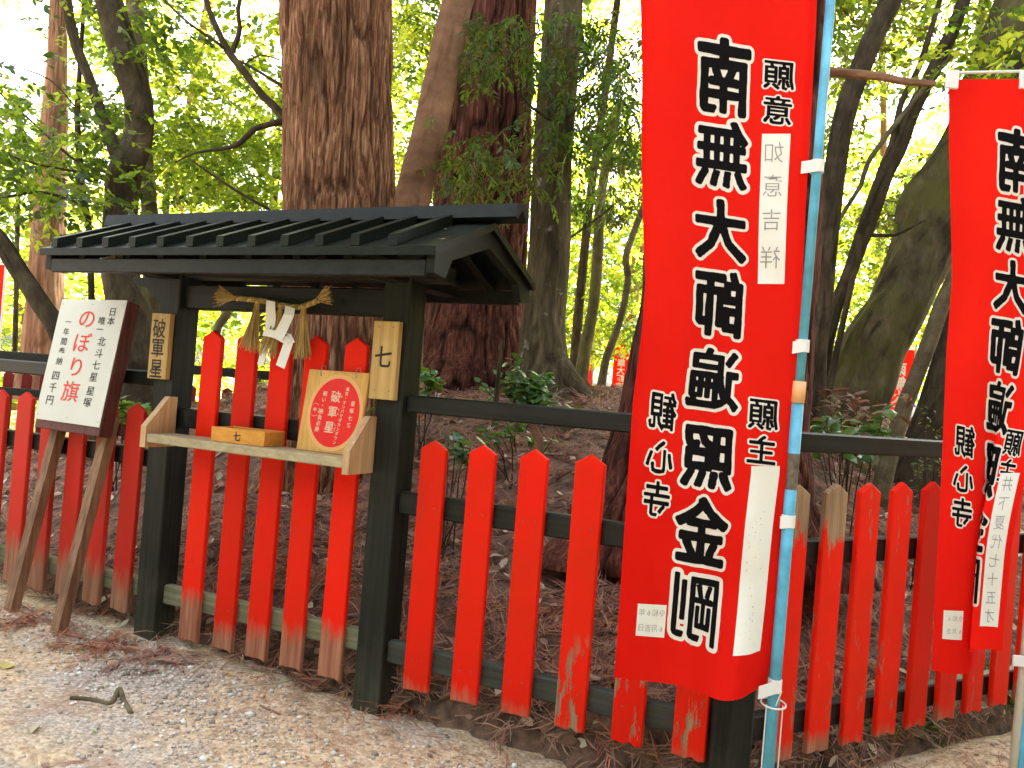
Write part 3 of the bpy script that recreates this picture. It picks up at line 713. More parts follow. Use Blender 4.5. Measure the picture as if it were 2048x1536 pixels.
# banner 1: u from left hem (0) to pole side (.45), v from top (0) to bottom (1.8)
Y1 = 2.10; PXM = FPX / Y1
def vy(v_): return -50 + v_ / 1.80 * 1405           # picture height of a row (left side)
LE = [(vy_, x) for vy_, x in ((-60, 1281), (0, 1281), (130, 1284), (300, 1283), (450, 1286), (560, 1291), (660, 1284), (800, 1266), (950, 1256), (1100, 1246), (1250, 1236), (1355, 1228), (1500, 1226))]
RE = [(vy_, x) for vy_, x in ((-60, 1638), (0, 1634), (200, 1624), (400, 1612), (600, 1603), (800, 1594), (950, 1586), (1050, 1572), (1200, 1556), (1300, 1543), (1370, 1528), (1500, 1515))]
def row1(u, v_):
    f = u / .45; y = vy(v_); xl = sm_interp(y, LE); xr = sm_interp(y, RE); x = xl + (xr - xl) * f
    sag = 34 * np.clip((v_ - 1.35) / .45, 0, 1) ** 1.3 * f            # lower hem drops towards the pole
    curl = np.clip((v_ - 1.55) / .25, 0, 1)
    yy = y + sag + 22 * curl * np.exp(-((f - .72) / .17) ** 2) - 20 * curl * np.clip((f - .85) / .15, 0, 1)
    lo = np.clip(v_ / 1.8, 0, 1)
    d = .010 * np.sin(f * 7 + v_ * 1.3) + .006 * np.sin(f * 15 - v_ * 3.1) * lo + .035 * lo * np.sin(f * 3.1) ** 2 + .0035 * np.sin(v_ * 9 + f * 4) + .014 * (fbm(f * 3.2 + 5 + v_ * .6, v_ * 4.2 - f * 1.6, 3) - .47) * (.6 + lo) + .0045 * (fbm(f * 9 + v_ * 3, v_ * 13 - f * 5, 2) - .4) + .003 * np.sin(v_ * 23 - f * 9) + .05 * curl * np.exp(-((f - .78) / .12) ** 2)
    Y = Y1 - d + .03 * (1 - f)
    D = F_[None] + R_[None] * ((x - 1024) / FPX)[:, None] + U_[None] * ((768 - yy) / FPX)[:, None]
    return CAM + D * (Y / D[:, 1])[:, None]
surf1 = make_surface(row1, 1.8)
p_top = at(1667, -70, Y1 - .01); p_bot = at(1518, 1760, Y1 - .01)
ban1 = thing('nobori_banner', 'large red banner with mirrored black characters on a blue pole by the fence corner', 'banner', p_bot, 'red prayer banners on poles')
def lerp(a, b, t): return a + (b - a) * t
def on_pole(y, a=p_top, b=p_bot, ya=-70, yb=1760): return lerp(a, b, (y - ya) / (yb - ya))
q = MB(); q.tube([p_top, on_pole(790)], .0118, 20); q.tube([on_pole(770), p_bot], .0148, 20); pole1 = q.build('pole', BLUE, ban1, True)
q = MB(); q.tube([on_pole(768), on_pole(811)], .0165, 20); q.build('tape_wrap', TAPE, pole1, True)
q = MB(); q.tube([on_pole(912), on_pole(940), on_pole(984)], [.0150, .0152, .01505], 20, cap=False); q.build('rust_patch', RUST, pole1, True)
q = MB(); rc = on_pole(1410)
q.tube([rc + .030 * (cos(t) * np.array([1, 0, 0]) + sin(t) * np.array([0, 1, .12])) for t in np.linspace(0, 2 * pi, 30)], .0022, 8)
q.build('ring', WPOLE, pole1, True)
q = MB()
for dx in (-.021, .020):
    q.tube([rc + np.array([dx, -.012, 0]), lerp(rc, p_bot, .99) + np.array([dx, -.012, 0])], .0016, 6)
q.tube([rc + np.array([.0, -.018, .0]), on_pole(1380) + np.array([.012, -.018, 0])], .0015, 6)
q.build('cord', WPOLE, pole1)
cl1 = cloth_obj(surf1, .45, 1.8, ban1, nu=60, nv=220)
cloth_obj(surf1, .020, 1.8, cl1, 4, 220, .43, 0, .0012, 'hem'); cloth_obj(surf1, .010, 1.8, cl1, 3, 220, .0, 0, .0012, 'hem')
def vrow(y): return (y + 50) / 1405 * 1.80
def ufrac(f): return f * .45
it = []
for ch, y, h in (('南', 155, 178), ('無', 310, 158), ('大', 462, 142), ('師', 610, 155), ('遍', 760, 142), ('照', 915, 148), ('金', 1064, 152), ('剛', 1208, 148)):
    it.append((ch, ufrac(.478), vrow(y - 2), .147, h / PXM * .90 * 1.0, True))
for ch, y, h in (('願', 148, 66), ('意', 219, 64), ('願', 826, 70), ('主', 898, 66)): it.append((ch, ufrac(.80), vrow(y + 2), .084, h / PXM * .95, False))
for ch, y, h in (('観', 824, 84), ('心', 915, 76), ('寺', 1000, 78)): it.append((ch, ufrac(.185), vrow(y - 2), .078, h / PXM * .97, False))
cloth_text(it, surf1, cl1)
def paper_strip(surf, u0, u1, v0, v1, parent, chars, size, label=None):
    p = cloth_obj(surf, u1 - u0, v1 - v0, parent, 10, 40, u0, v0, .0016, 'paper_strip', PAPER)
    if chars:
        for ch, u, v_, s_ in chars:
            V, T = glyph(ch, -.010); obj('handwriting', surf(u - V[:, 0] * s_, v_ - V[:, 1] * s_, .0023), T, INKF, parent)
    return p
um = ufrac(.79)
paper_strip(surf1, ufrac(.715), ufrac(.885), vrow(268), vrow(568), cl1, [('如', um, vrow(305), .058), ('意', um, vrow(372), .062), ('吉', um, vrow(440), .058), ('祥', um, vrow(515), .062)], .06)
paper_strip(surf1, ufrac(.745), ufrac(.915), vrow(932), vrow(1280), cl1, None, .06)
rs = np.random.default_rng(3); VV, FF = [], []
for k in range(46):
    u_, v__ = ufrac(.83) + rs.choice([-.022, -.010, .002, .013]) + rs.normal(0, .003), vrow(rs.uniform(1010, 1262)); d_ = .0011 * rs.uniform(.5, 1.3)
    VV.append(surf1(np.array([u_ - d_, u_ + d_, u_ + d_ * .6, u_ - d_ * .8]), np.array([v__ - d_, v__ - d_ * .5, v__ + d_, v__ + d_ * .7]), .0024)); FF.append(tuple(range(4 * k, 4 * k + 4)))
tag(obj('ink_specks', np.concatenate(VV), FF, INKF, cl1), kind='stuff')
nt_u = ufrac(.21)
paper_strip(surf1, ufrac(.115), ufrac(.30), vrow(1205), vrow(1268), cl1,
            [(c, ufrac(.275) - i * .0195, vrow(1221), .020) for i, c in enumerate('令和6年')] + [(c, ufrac(.275) - i * .0195, vrow(1251), .020) for i, c in enumerate('6月吉日')], .03)
for y in (337, 697, 1047):
    pc = on_pole(y); xl_ = sm_interp(np.array([y - 15.]), RE)[0]
    t_ = MB()
    left = at(xl_ - 14, y - 2, Y1 - .02); 
    wv = np.array([0, 0, .0155])
    t_.prism([left - wv, left + wv, left + wv + np.array([0, .002, 0]), left - wv + np.array([0, .002, 0])],
             [pc + np.array([.0, -.0165, 0]) - wv, pc + np.array([.0, -.0165, 0]) + wv, pc + np.array([.0, -.0145, 0]) + wv, pc + np.array([.0, -.0145, 0]) - wv])
    t_.tube([pc - wv + np.array([0, 0, .0]), pc + wv], .0172, 18)
    t_.build('tab', TABM, ban1)
t_ = MB(); pc = on_pole(1380); left = at(1517, 1386, Y1 - .03); wv = np.array([0, 0, .016])
t_.prism([left - wv, left + wv, left + wv + np.array([0, .002, 0]), left - wv + np.array([0, .002, 0])], [pc + np.array([.0, -.0165, .008]) - wv, pc + np.array([.0, -.0165, .008]) + wv, pc + np.array([.0, -.0145, .008]) + wv, pc + np.array([.0, -.0145, .008]) - wv])
t_.tube([pc - wv + np.array([0, 0, .008]), pc + wv + np.array([0, 0, .008])], .0172, 18); t_.build('tab', TABM, ban1)

# banner 2
Y2 = 2.52
q_top = at(2168, 110, Y2); q_bot = at(2010, 1700, Y2)
ban2 = thing('nobori_banner', 'second red banner with mirrored characters at the right edge of the photo', 'banner', q_bot, 'red prayer banners on poles')
q = MB(); q.tube([q_top, q_bot], .0125, 18); q.tube([at(2163, 140, Y2), at(1893, 146, Y2)], .0045, 10); pole2 = q.build('pole', WPOLE, ban2, True)
q = MB(); q.tube([lerp(q_top, q_bot, .80) + np.array([.019, -.004, 0]), q_bot + np.array([.019, -.004, 0])], .011, 16); q.build('blue_stay', BLUE, pole2, True)
L2 = [(y, x) for y, x in ((100, 1896), (180, 1897), (300, 1898), (450, 1902), (560, 1904), (700, 1893), (850, 1887), (1000, 1880), (1150, 1872), (1340, 1862), (1500, 1855))]
R2 = [(y, x) for y, x in ((100, 2158), (400, 2135), (600, 2120), (800, 2098), (1000, 2080), (1150, 2066), (1300, 2052), (1500, 2040))]
def row2(u, v_):
    f = u / .45; y = 158 + v_ / 1.8 * 1182; xl = sm_interp(y, L2); xr = sm_interp(y, R2)
    g = np.clip((v_ - .75) / .75, 0, 1); g = g * g * (3 - 2 * g)
    # fold: between f=.45 and .62 the cloth doubles back behind itself
    ff = f + g * (-.30 * smooth((f - .42) / .25)) + g * (.06 * smooth(f / .4))
    x = xl + (xr - xl) * (ff / (1 - .0 * g)); 
    dep = g * (.05 * np.exp(-((f - .47) / .07) ** 2) - .03 * smooth((f - .55) / .12)) + .006 * np.sin(f * 9 + v_ * 2) + .004 * np.sin(v_ * 11 + f * 3)
    yy = y - g * 34 * smooth((f - .3) / .25) * np.clip((v_ - 1.2) / .6, 0, 1) + 8 * np.sin(f * 6) * np.clip((v_ - 1.5) / .3, 0, 1)
    Y = Y2 + dep
    D = F_[None] + R_[None] * ((x - 1024) / FPX)[:, None] + U_[None] * ((768 - yy) / FPX)[:, None]
    return CAM + D * (Y / D[:, 1])[:, None]
surf2 = make_surface(row2, 1.8); cl2 = cloth_obj(surf2, .45, 1.8, ban2, nu=70)
it = []
vrow = lambda y: (y + 50) / 1455 * 1.80
for ch, y, h in (('南', 155, 178), ('無', 310, 158), ('大', 462, 142), ('師', 610, 155), ('遍', 760, 142), ('照', 915, 148), ('金', 1064, 152), ('剛', 1208, 148)):
    it.append((ch, ufrac(.55), vrow(y - 2), .147, h / PXM * .90, True))
for ch, y, h in (('観', 824, 84), ('心', 915, 76), ('寺', 1000, 78)): it.append((ch, ufrac(.20), vrow(y + 18), .082, h / PXM * .95, False))
for ch, y, h in (('願', 845, 70), ('主', 915, 66)): it.append((ch, ufrac(.80), vrow(y), .082, h / PXM * .95, False))
cloth_text(it, surf2, cl2)
paper_strip(surf2, ufrac(.74), ufrac(.93), 1.20, 1.72, cl2, [(c, ufrac(.83), 1.235 + .064 * i, .052) for i, c in enumerate('井下夏代七十五才')], .05)
paper_strip(surf2, ufrac(.09), ufrac(.26), 1.615, 1.70, cl2, [(c, ufrac(.24) - i * .022, 1.638, .019) for i, c in enumerate('令和6')] + [(c, ufrac(.24) - i * .022, 1.675, .019) for i, c in enumerate('6月吉')], .03)
for x, y in ((1905, 157), (2052, 158)):
    c = at(x, y, Y2 - .006); t_ = MB(); t_.box(lambda a, b_, z: c + np.array([a, -b_, z]), -.018, .018, -.008, .004, -.030, .026, bv=.001); t_.build('tab', TABM, ban2)
c = at(2042, 1322, Y2 - .022); t_ = MB(); t_.box(lambda a, b_, z: c + np.array([a, -b_, z]), -.025, .03, -.004, .004, -.016, .016, bv=.001); t_.build('tab', TABM, ban2)

# far banners
def far_banner(x, y0, y1, w, Y, label, left=True, polec=WPOLE, txt='南無大師遍照金剛'):
    a = at(x, y0, Y); b = at(x - (y1 - y0) * .078, y1, Y); Wm = w * Y / FPX; Hm = a[2] - b[2]
    t = thing('nobori_banner', label, 'banner', b - np.array([0, 0, .3]), 'red prayer banners on poles')
    q = MB(); q.tube([a + np.array([0, 0, .06]), b - np.array([0, 0, .8])], .012, 8); q.tube([a + np.array([0, 0, .01]), a + np.array([(-1 if left else 1) * Wm, 0, .01])], .006, 6); q.build('pole', polec, t)
    sg = -1 if left else 1
    def row(u, v_): return np.stack([a[0] + sg * u, a[1] + .015 * np.sin(u * 14 + v_ * 5) + .0 * v_, a[2] - v_], -1)
    sf = make_surface(row, Hm); c = cloth_obj(sf, Wm, Hm, t, 10, 30)
    VV, FF, k = [], [], 0; n = len(txt); sz = min(Hm / (n + .5), Wm * .5) if n else 1
    for i, ch in enumerate(txt):
        V, T = glyph(ch, .03); P = sf(Wm * .5 + sg * -V[:, 0] * sz, Hm * .08 + sz * (i + .5) - V[:, 1] * sz, .004); VV.append(P); FF += [tuple(int(j) + k for j in q_) for q_ in T]; k += len(V)
    obj('lettering', np.concatenate(VV), FF, CHARW, c); return t
far_banner(1692, 702, 990, 56, 8.2, 'small far red banner left of the knobbly mossy trunk', True)
far_banner(1832, 700, 1010, 58, 8.2, 'small far red banner between the knobbly trunk and the slanting pole-like trunk', True)
far_banner(1262, 680, 960, 32, 11, 'tiny red banner beyond the mound at left of the big banner', True)
far_banner(12, 530, 900, 40, 9.5, 'far red banner cut by the left edge of the photo', True)
far_banner(516, 640, 900, 16, 12, 'narrow far red banner seen through the gate', True)
far_banner(1192, 660, 900, 12, 12.5, 'very narrow leaning red banner beyond the grey trunk', True, BLUE)

# ---------------------------------------------------------------- trees
BK_CED = bark_mat('cedar_bark', (.05, .018, .009), (.24, .105, .052), (.55, .35, .20), (85, 85, 6), crack=.72)
BK_CED2 = bark_mat('dark_cedar_bark', (.035, .011, .008), (.11, .036, .023), (.26, .11, .065), (75, 75, 6))
BK_SM = bark_mat('smooth_brown_bark', (.17, .09, .05), (.235, .13, .075), (.31, .18, .105), (7, 7, 9), crack=.5)
BK_GREY = bark_mat('grey_bark', (.035, .027, .014), (.08, .062, .032), (.15, .12, .066), (30, 30, 5), blotch=(.28, .26, .22), crack=.7)
BK_DK = bark_mat('dark_bark', (.03, .022, .012), (.065, .05, .03), (.13, .10, .06), (14, 14, 6), crack=.7)
BK_MOSS = bark_mat('mossy_bark', (.05, .04, .022), (.11, .09, .05), (.20, .165, .09), (14, 14, 7), moss=(.12, .12, .03), crack=.8)
BK_POLE = bark_mat('pale_green_bark', (.07, .055, .03), (.13, .105, .06), (.2, .17, .1), (8, 8, 10), crack=.4)
BK_FAR = bark_mat('far_cedar_bark', (.12, .06, .035), (.22, .125, .075), (.33, .22, .14), (14, 14, 1.5), crack=.5)
def trunk_geo(P, R, nseg=24, step=.05, rough=.0, strips=0, knob=0., seed=0, flute=0):
    P = [np.array(p, float) for p in P]; C_, rr = [], []
    for i in range(len(P) - 1):
        n = max(2, int(np.linalg.norm(P[i + 1] - P[i]) / step))
        pm = P[i - 1] if i else 2 * P[0] - P[1]; pn = P[i + 2] if i + 2 < len(P) else 2 * P[-1] - P[-2]
        for t in np.linspace(0, 1, n, endpoint=False):
            C_.append(.5 * (2 * P[i] + (P[i + 1] - pm) * t + (2 * pm - 5 * P[i] + 4 * P[i + 1] - pn) * t * t + (3 * P[i] - pm - 3 * P[i + 1] + pn) * t ** 3)); rr.append(R[i] + (R[i + 1] - R[i]) * (t * t * (3 - 2 * t)))
    C_.append(P[-1]); rr.append(R[-1]); C_ = np.array(C_); rr = np.array(rr); n = len(C_)
    T_ = np.gradient(C_, axis=0); T_ /= np.linalg.norm(T_, axis=1, keepdims=True)
    u = np.cross(T_, [0, 1., 0]); u /= np.linalg.norm(u, axis=1, keepdims=True) + 1e-9; w = np.cross(T_, u)
    th_ = np.linspace(0, 2 * pi, nseg, endpoint=False); s_ = np.concatenate([[0], np.cumsum(np.linalg.norm(np.diff(C_, axis=0), axis=1))])
    A, Sg = np.meshgrid(th_, s_); groove = np.zeros_like(A)
    ca, sa_ = np.cos(A), np.sin(A); disp = np.zeros_like(A)
    R0 = rr.mean()
    circ = lambda f, sf, o: (fbm(ca * f + 20 + seed, sa_ * f + Sg * sf + 7 * seed, o))
    disp += (circ(1.3, .8, 3) - .47) * .16 * R0 * (1 + knob)
    if strips:
        ph = A / (2 * pi) * strips + (fbm(ca * 2 + Sg * .6 + seed, sa_ * 2 + Sg * .9, 3) - .47) * strips * .10
        v1 = vnoise(ph * 1., Sg * 2.6 + seed * 3); v2 = vnoise(ph * 2.3 + 5, Sg * 5.)
        rid = 1 - np.abs(2 * v1 - 1); rid2 = 1 - np.abs(2 * v2 - 1)
        g = np.clip((rid - .70) / .3, 0, 1) + .6 * np.clip((rid2 - .78) / .22, 0, 1)
        groove = np.clip(g, 0, 1); disp += -g * rough + (vnoise(ph * 2, Sg * 5) - .5) * rough * .7 + (vnoise(ph * 5, Sg * 14) - .5) * rough * .35
    else:
        v1 = circ(4, 6, 4); groove = np.clip((v1 - .56) * 5, 0, 1); disp += (v1 - .47) * rough * 2
    if knob:
        for k in range(9):
            r_ = np.random.default_rng(seed * 31 + k); a0, s0 = r_.uniform(0, 2 * pi), r_.uniform(.1, .9) * s_[-1]; da = np.angle(np.exp(1j * (A - a0)))
            disp += knob * R0 * r_.uniform(-.25, .45) * np.exp(-(da / .5) ** 2 - ((Sg - s0) / (R0 * 1.0)) ** 2)
    if flute:
        low = np.clip(1 - np.abs(s_[-1] - Sg) / flute, 0, 1) ** 2; disp += low * R0 * .35 * np.sin(A * 5 + seed) * 1.0
    rad = rr[:, None] + disp
    V = C_[:, None, :] + rad[..., None] * (ca[..., None] * u[:, None, :] + sa_[..., None] * w[:, None, :])
    i = np.arange(n - 1)[:, None] * nseg + np.arange(nseg)[None, :]; j = np.arange(n - 1)[:, None] * nseg + (np.arange(nseg)[None, :] + 1) % nseg
    Fq = np.stack([i, j, j + nseg, i + nseg], -1).reshape(-1, 4); return V.reshape(-1, 3), Fq, groove.ravel()
def trunk(name, pts, mat, parent, **kw):
    """pts: (x, y, depth, width) measured on the photo, turned into a real tapered trunk at that depth"""
    P = [at(x, y, Y) for x, y, Y, w in pts]; R = [w * Y / FPX / 2 for x, y, Y, w in pts]
    V, Fq, g = trunk_geo(P, R, **kw); o = obj(name, V, Fq, mat, parent, smooth=True)
    at_ = o.data.attributes.new('groove', 'FLOAT', 'POINT'); at_.data.foreach_set('value', g.astype(np.float32)); return o
def tree(name, label, pts, mat, cat='tree', group=None, **kw):
    b = at(*pts[-1][:3]); t = thing(name, label, cat, (b[0], b[1], b[2]), group); trunk('trunk', pts, mat, t, **kw); return t
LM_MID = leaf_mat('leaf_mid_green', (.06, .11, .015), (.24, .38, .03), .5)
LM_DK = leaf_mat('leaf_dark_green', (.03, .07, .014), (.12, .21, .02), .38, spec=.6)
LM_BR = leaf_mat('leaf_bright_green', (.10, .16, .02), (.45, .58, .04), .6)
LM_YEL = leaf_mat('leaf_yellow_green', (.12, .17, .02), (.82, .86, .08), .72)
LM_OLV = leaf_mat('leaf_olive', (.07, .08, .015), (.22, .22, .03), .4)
def sprays(C_, n, Lt, leaf, wid, droop=.3, up=.6, seed=0, dirs=None):
    """twigs with leaves on both sides; C_ (N,3) twig starts"""
    r = np.random.default_rng(seed); N_ = len(C_)
    if dirs is None:
        a = r.uniform(0, 2 * pi, N_); dirs = np.stack([np.cos(a), np.sin(a), r.normal(-droop, .35, N_)], -1)
    dirs = dirs / np.linalg.norm(dirs, axis=1, keepdims=True)
    nrm = np.stack([r.normal(0, up, N_), r.normal(0, up, N_), np.ones(N_)], -1); nrm -= dirs * (nrm * dirs).sum(1, keepdims=True); nrm /= np.linalg.norm(nrm, axis=1, keepdims=True)
    side = np.cross(dirs, nrm)
    t = np.linspace(.12, 1, n)[None, :] + r.normal(0, .03, (N_, n)); sg = np.where(np.arange(n) % 2 == 0, 1., -1.)[None, :] * np.ones((N_, 1))
    Lk = Lt * r.uniform(.6, 1.25, (N_, 1))
    o = C_[:, None, :] + dirs[:, None, :] * (t * Lk)[..., None] + nrm[:, None, :] * (-(t ** 2) * Lk * .25)[..., None]
    ld = dirs[:, None, :] * r.uniform(.35, 1., (N_, n))[..., None] + side[:, None, :] * (sg * r.uniform(.5, 1., (N_, n)))[..., None] + r.normal(0, .22, (N_, n, 3)); ld[..., 2] -= droop * .4
    ld /= np.linalg.norm(ld, axis=-1, keepdims=True)
    ln_ = nrm[:, None, :] + r.normal(0, .45, (N_, n, 3)); sd_ = np.cross(ld, ln_); sd_ /= np.linalg.norm(sd_, axis=-1, keepdims=True)
    ll = (leaf * r.uniform(.6, 1.25, (N_, n)))[..., None]; ww = ll * wid
    A = o; Bq = o + ld * ll * .45 + sd_ * ww; Cq = o + ld * ll - np.array([0, 0, 1.]) * ll * .12; D = o + ld * ll * .45 - sd_ * ww
    V = np.stack([A, Bq, Cq, D], 2).reshape(-1, 3); Fq = np.arange(len(V)).reshape(-1, 4); return V, Fq
def crown(name, C_, mats, parent, seed, n=12, Lt=.3, leaf=.07, wid=.28, droop=.2, kind=None, up=.5, twigs=True):
    V, Fq = sprays(C_, n, Lt, leaf, wid, droop, up, seed); r = np.random.default_rng(seed + 5)
    mi = np.repeat(r.integers(0, len(mats), len(C_)), n); o = obj(name, V, Fq, mats, parent, mi=mi)
    if kind: o['kind'] = kind
    return o
def clumps(regions, seed, nc, per, spread, holes=()):
    """regions: (x0,y0,x1,y1,Y0,Y1,weight) picture areas with real depths -> clumped twig starts"""
    r = np.random.default_rng(seed); out = []; W = np.array([g[6] * abs(g[2] - g[0]) * abs(g[3] - g[1]) for g in regions], float); W /= W.sum()
    for g, k in zip(regions, (W * nc).astype(int) + 1):
        for _ in range(k):
            x, y, Y = r.uniform(g[0], g[2]), r.uniform(g[1], g[3]), r.uniform(g[4], g[5])
            if any(((x - h[0]) / h[2]) ** 2 + ((y - h[1]) / h[3]) ** 2 < 1 for h in holes) and r.random() > .12: continue
            c = at(x, y, Y); sp = spread * r.uniform(.5, 1.4); m_ = max(2, int(per * r.uniform(.5, 1.5)))
            out.append(c + r.normal(0, 1, (m_, 3)) * np.array([sp, sp, sp * .45]))
    return np.concatenate(out)
def overhead(x0, x1, y0, y1, z0, z1, n, seed):
    r = np.random.default_rng(seed); return np.stack([r.uniform(x0, x1, n), r.uniform(y0, y1, n), r.uniform(z0, z1, n)], -1)
HOLES = [(60, 90, 130, 140), (150, 230, 40, 60), (490, 60, 90, 75), (390, 215, 70, 45), (1830, 190, 95, 90), (1745, 330, 60, 120), (330, 360, 30, 22), (535, 370, 26, 30), (1150, 420, 40, 40), (1215, 400, 26, 26)]

cedA = tree('cedar_tree', 'giant reddish cedar trunk rising directly behind the gate roof', [(672, -260, 4.3, 222), (668, 0, 4.3, 222), (674, 200, 4.3, 218), (677, 420, 4.3, 222), (676, 620, 4.3, 232), (672, 800, 4.3, 246), (662, 950, 4.3, 280), (650, 1060, 4.3, 350)], BK_CED, nseg=300, step=.014, rough=.014, strips=66, seed=2, flute=.6)
cedC = tree('cedar_tree', 'broad dark red cedar trunk on top of the mound, left of the grey trunk', [(1015, -250, 6.5, 180), (985, 0, 6.5, 184), (962, 400, 6.5, 198), (952, 600, 6.5, 205), (946, 700, 6.5, 235), (940, 765, 6.5, 290), (938, 830, 6.5, 330)], BK_CED2, nseg=240, step=.022, rough=.016, strips=44, seed=4, flute=.5)
cedE = tree('cedar_tree', 'wide cedar trunk mostly hidden behind the large red banner', [(1502, -250, 3.4, 310), (1490, 0, 3.4, 322), (1470, 300, 3.4, 330), (1455, 560, 3.4, 338), (1428, 800, 3.4, 362), (1408, 950, 3.4, 410), (1395, 1050, 3.4, 480), (1390, 1130, 3.4, 560)], BK_CED2, nseg=280, step=.016, rough=.013, strips=52, seed=6, flute=.5)
trB = tree('leaning_tree', 'smooth brown tree leaning right between the two giant cedars', [(990, -250, 5.0, 56), (945, -80, 5.0, 60), (916, 0, 5.0, 62), (890, 120, 5.0, 68), (862, 250, 5.0, 70), (838, 340, 5.0, 72), (820, 420, 5.0, 76), (808, 520, 5.0, 80), (800, 700, 5.0, 90), (796, 850, 5.0, 110)], BK_SM, nseg=60, step=.03, rough=.004, seed=8)
trD = tree('grey_tree', 'straight grey-barked tree with spreading roots right of the dark red cedar', [(1150, -250, 5.8, 74), (1132, -50, 5.8, 76), (1122, 100, 5.8, 78), (1106, 300, 5.8, 80), (1098, 500, 5.8, 84), (1089, 620, 5.8, 86), (1086, 700, 5.8, 98), (1092, 770, 5.8, 135), (1098, 850, 5.8, 190)], BK_GREY, nseg=80, step=.03, rough=.007, seed=9, flute=.35)
trunk('root', [(1100, 690, 5.7, 30), (1128, 745, 5.65, 40), (1165, 790, 5.6, 36), (1205, 832, 5.5, 26), (1240, 860, 5.4, 14)], BK_GREY, trD, nseg=24, rough=.005, seed=3)
trK = tree('crooked_tree', 'dark crooked forked tree rising behind the left end of the gate roof', [(170, -200, 5.5, 48), (200, -50, 5.5, 52), (217, 0, 5.5, 52), (240, 80, 5.5, 56), (262, 150, 5.5, 56), (277, 205, 5.5, 52), (277, 270, 5.5, 52), (262, 315, 5.5, 58), (248, 355, 5.5, 64), (242, 420, 5.5, 62), (238, 500, 5.5, 64), (243, 560, 5.5, 72), (262, 640, 5.5, 86), (275, 740, 5.5, 95), (285, 880, 5.5, 120)], BK_DK, nseg=64, step=.03, rough=.005, seed=12)
trunk('fork_limb', [(105, -140, 5.5, 18), (128, -30, 5.5, 19), (140, 40, 5.5, 20), (155, 100, 5.5, 20), (178, 155, 5.5, 20), (202, 225, 5.5, 22), (226, 290, 5.5, 26), (245, 335, 5.5, 34), (250, 370, 5.5, 36)], BK_DK, trK, nseg=30, rough=.003, seed=13)
trM = tree('slim_tree', 'slim brown trunk just right of the crooked forked tree', [(258, -160, 6.2, 26), (270, 0, 6.2, 28), (281, 120, 6.2, 26), (290, 300, 6.2, 28), (297, 400, 6.2, 30), (302, 470, 6.2, 32), (306, 700, 6.2, 36), (308, 850, 6.2, 40)], BK_POLE, nseg=36, rough=.003, seed=14)
tree('slim_tree', 'thin dark sapling left of the crooked forked tree', [(172, -60, 5.7, 6), (162, 100, 5.7, 8), (155, 220, 5.7, 11), (159, 320, 5.7, 12), (168, 400, 5.7, 13), (178, 460, 5.7, 13), (182, 560, 5.7, 12), (186, 700, 5.7, 14), (190, 850, 5.7, 18)], BK_DK, nseg=20, rough=.003, seed=15)
trN = tree('cedar_tree', 'pale sunlit distant cedar trunk at the left behind the white sign', [(122, -200, 11, 28), (118, -20, 11, 30), (115, 100, 11, 36), (110, 250, 11, 46), (103, 350, 11, 56), (96, 480, 11, 62), (90, 600, 11, 66), (85, 700, 11, 78), (80, 800, 11, 110)], BK_FAR, nseg=90, step=.06, rough=.010, strips=26, seed=16)
tree('leaning_tree', 'dark trunk leaning in from the left edge towards the white sign', [(-130, 300, 5, 30), (-45, 432, 5, 33), (0, 482, 5, 34), (40, 545, 5, 34), (80, 606, 5, 36), (118, 665, 5, 38), (155, 770, 5, 42), (175, 900, 5, 50)], BK_DK, nseg=40, rough=.004, seed=17)
trF = tree('slim_tree', 'dark slender trunk right beside the blue pole', [(1850, -200, 4.6, 40), (1800, -60, 4.6, 44), (1782, 0, 4.6, 44), (1735, 103, 4.6, 42), (1692, 222, 4.6, 42), (1670, 342, 4.6, 42), (1653, 478, 4.6, 45), (1645, 600, 4.6, 40), (1634, 700, 4.6, 40), (1626, 800, 4.6, 50), (1620, 900, 4.6, 76)], BK_DK, nseg=60, step=.03, rough=.004, seed=18)
trG = tree('slim_tree', 'second slender trunk slanting right, between the dark one and the knobbly trunk', [(1990, -160, 5, 20), (1928, 0, 5, 24), (1902, 68, 5, 26), (1862, 150, 5, 27), (1826, 222, 5, 28), (1796, 300, 5, 30), (1772, 345, 5, 32), (1741, 430, 5, 34), (1717, 495, 5, 30), (1700, 545, 5, 28), (1676, 600, 5, 26), (1660, 660, 5, 26), (1648, 720, 5, 28), (1640, 850, 5, 40)], BK_DK, nseg=44, rough=.004, seed=19)
trunk('limb', [(1925, 90, 4.9, 8), (1881, 137, 4.9, 9), (1792, 246, 4.9, 10), (1736, 325, 4.9, 10), (1722, 369, 4.9, 9), (1676, 444, 4.9, 8), (1640, 520, 4.9, 8)], BK_POLE, trG, nseg=14, rough=.001, seed=20)
trunk('limb', [(1880, 0, 5, 9), (1862, 60, 5, 11), (1837, 137, 5, 12), (1803, 205, 5, 12), (1783, 290, 5, 13), (1758, 350, 5, 13), (1740, 430, 5, 14)], BK_DK, trG, nseg=16, rough=.002, seed=21)
trunk('limb', [(1722, 470, 4.9, 14), (1710, 534, 4.9, 12), (1696, 600, 4.9, 12), (1686, 645, 4.9, 12), (1672, 710, 4.9, 13), (1658, 780, 4.9, 16)], BK_DK, trG, nseg=16, rough=.002, seed=22)
trunk('limb', [(1728, 480, 5, 10), (1745, 470, 5, 8), (1790, 470, 5, 6), (1850, 440, 5, 4)], BK_DK, trG, nseg=12, seed=23)
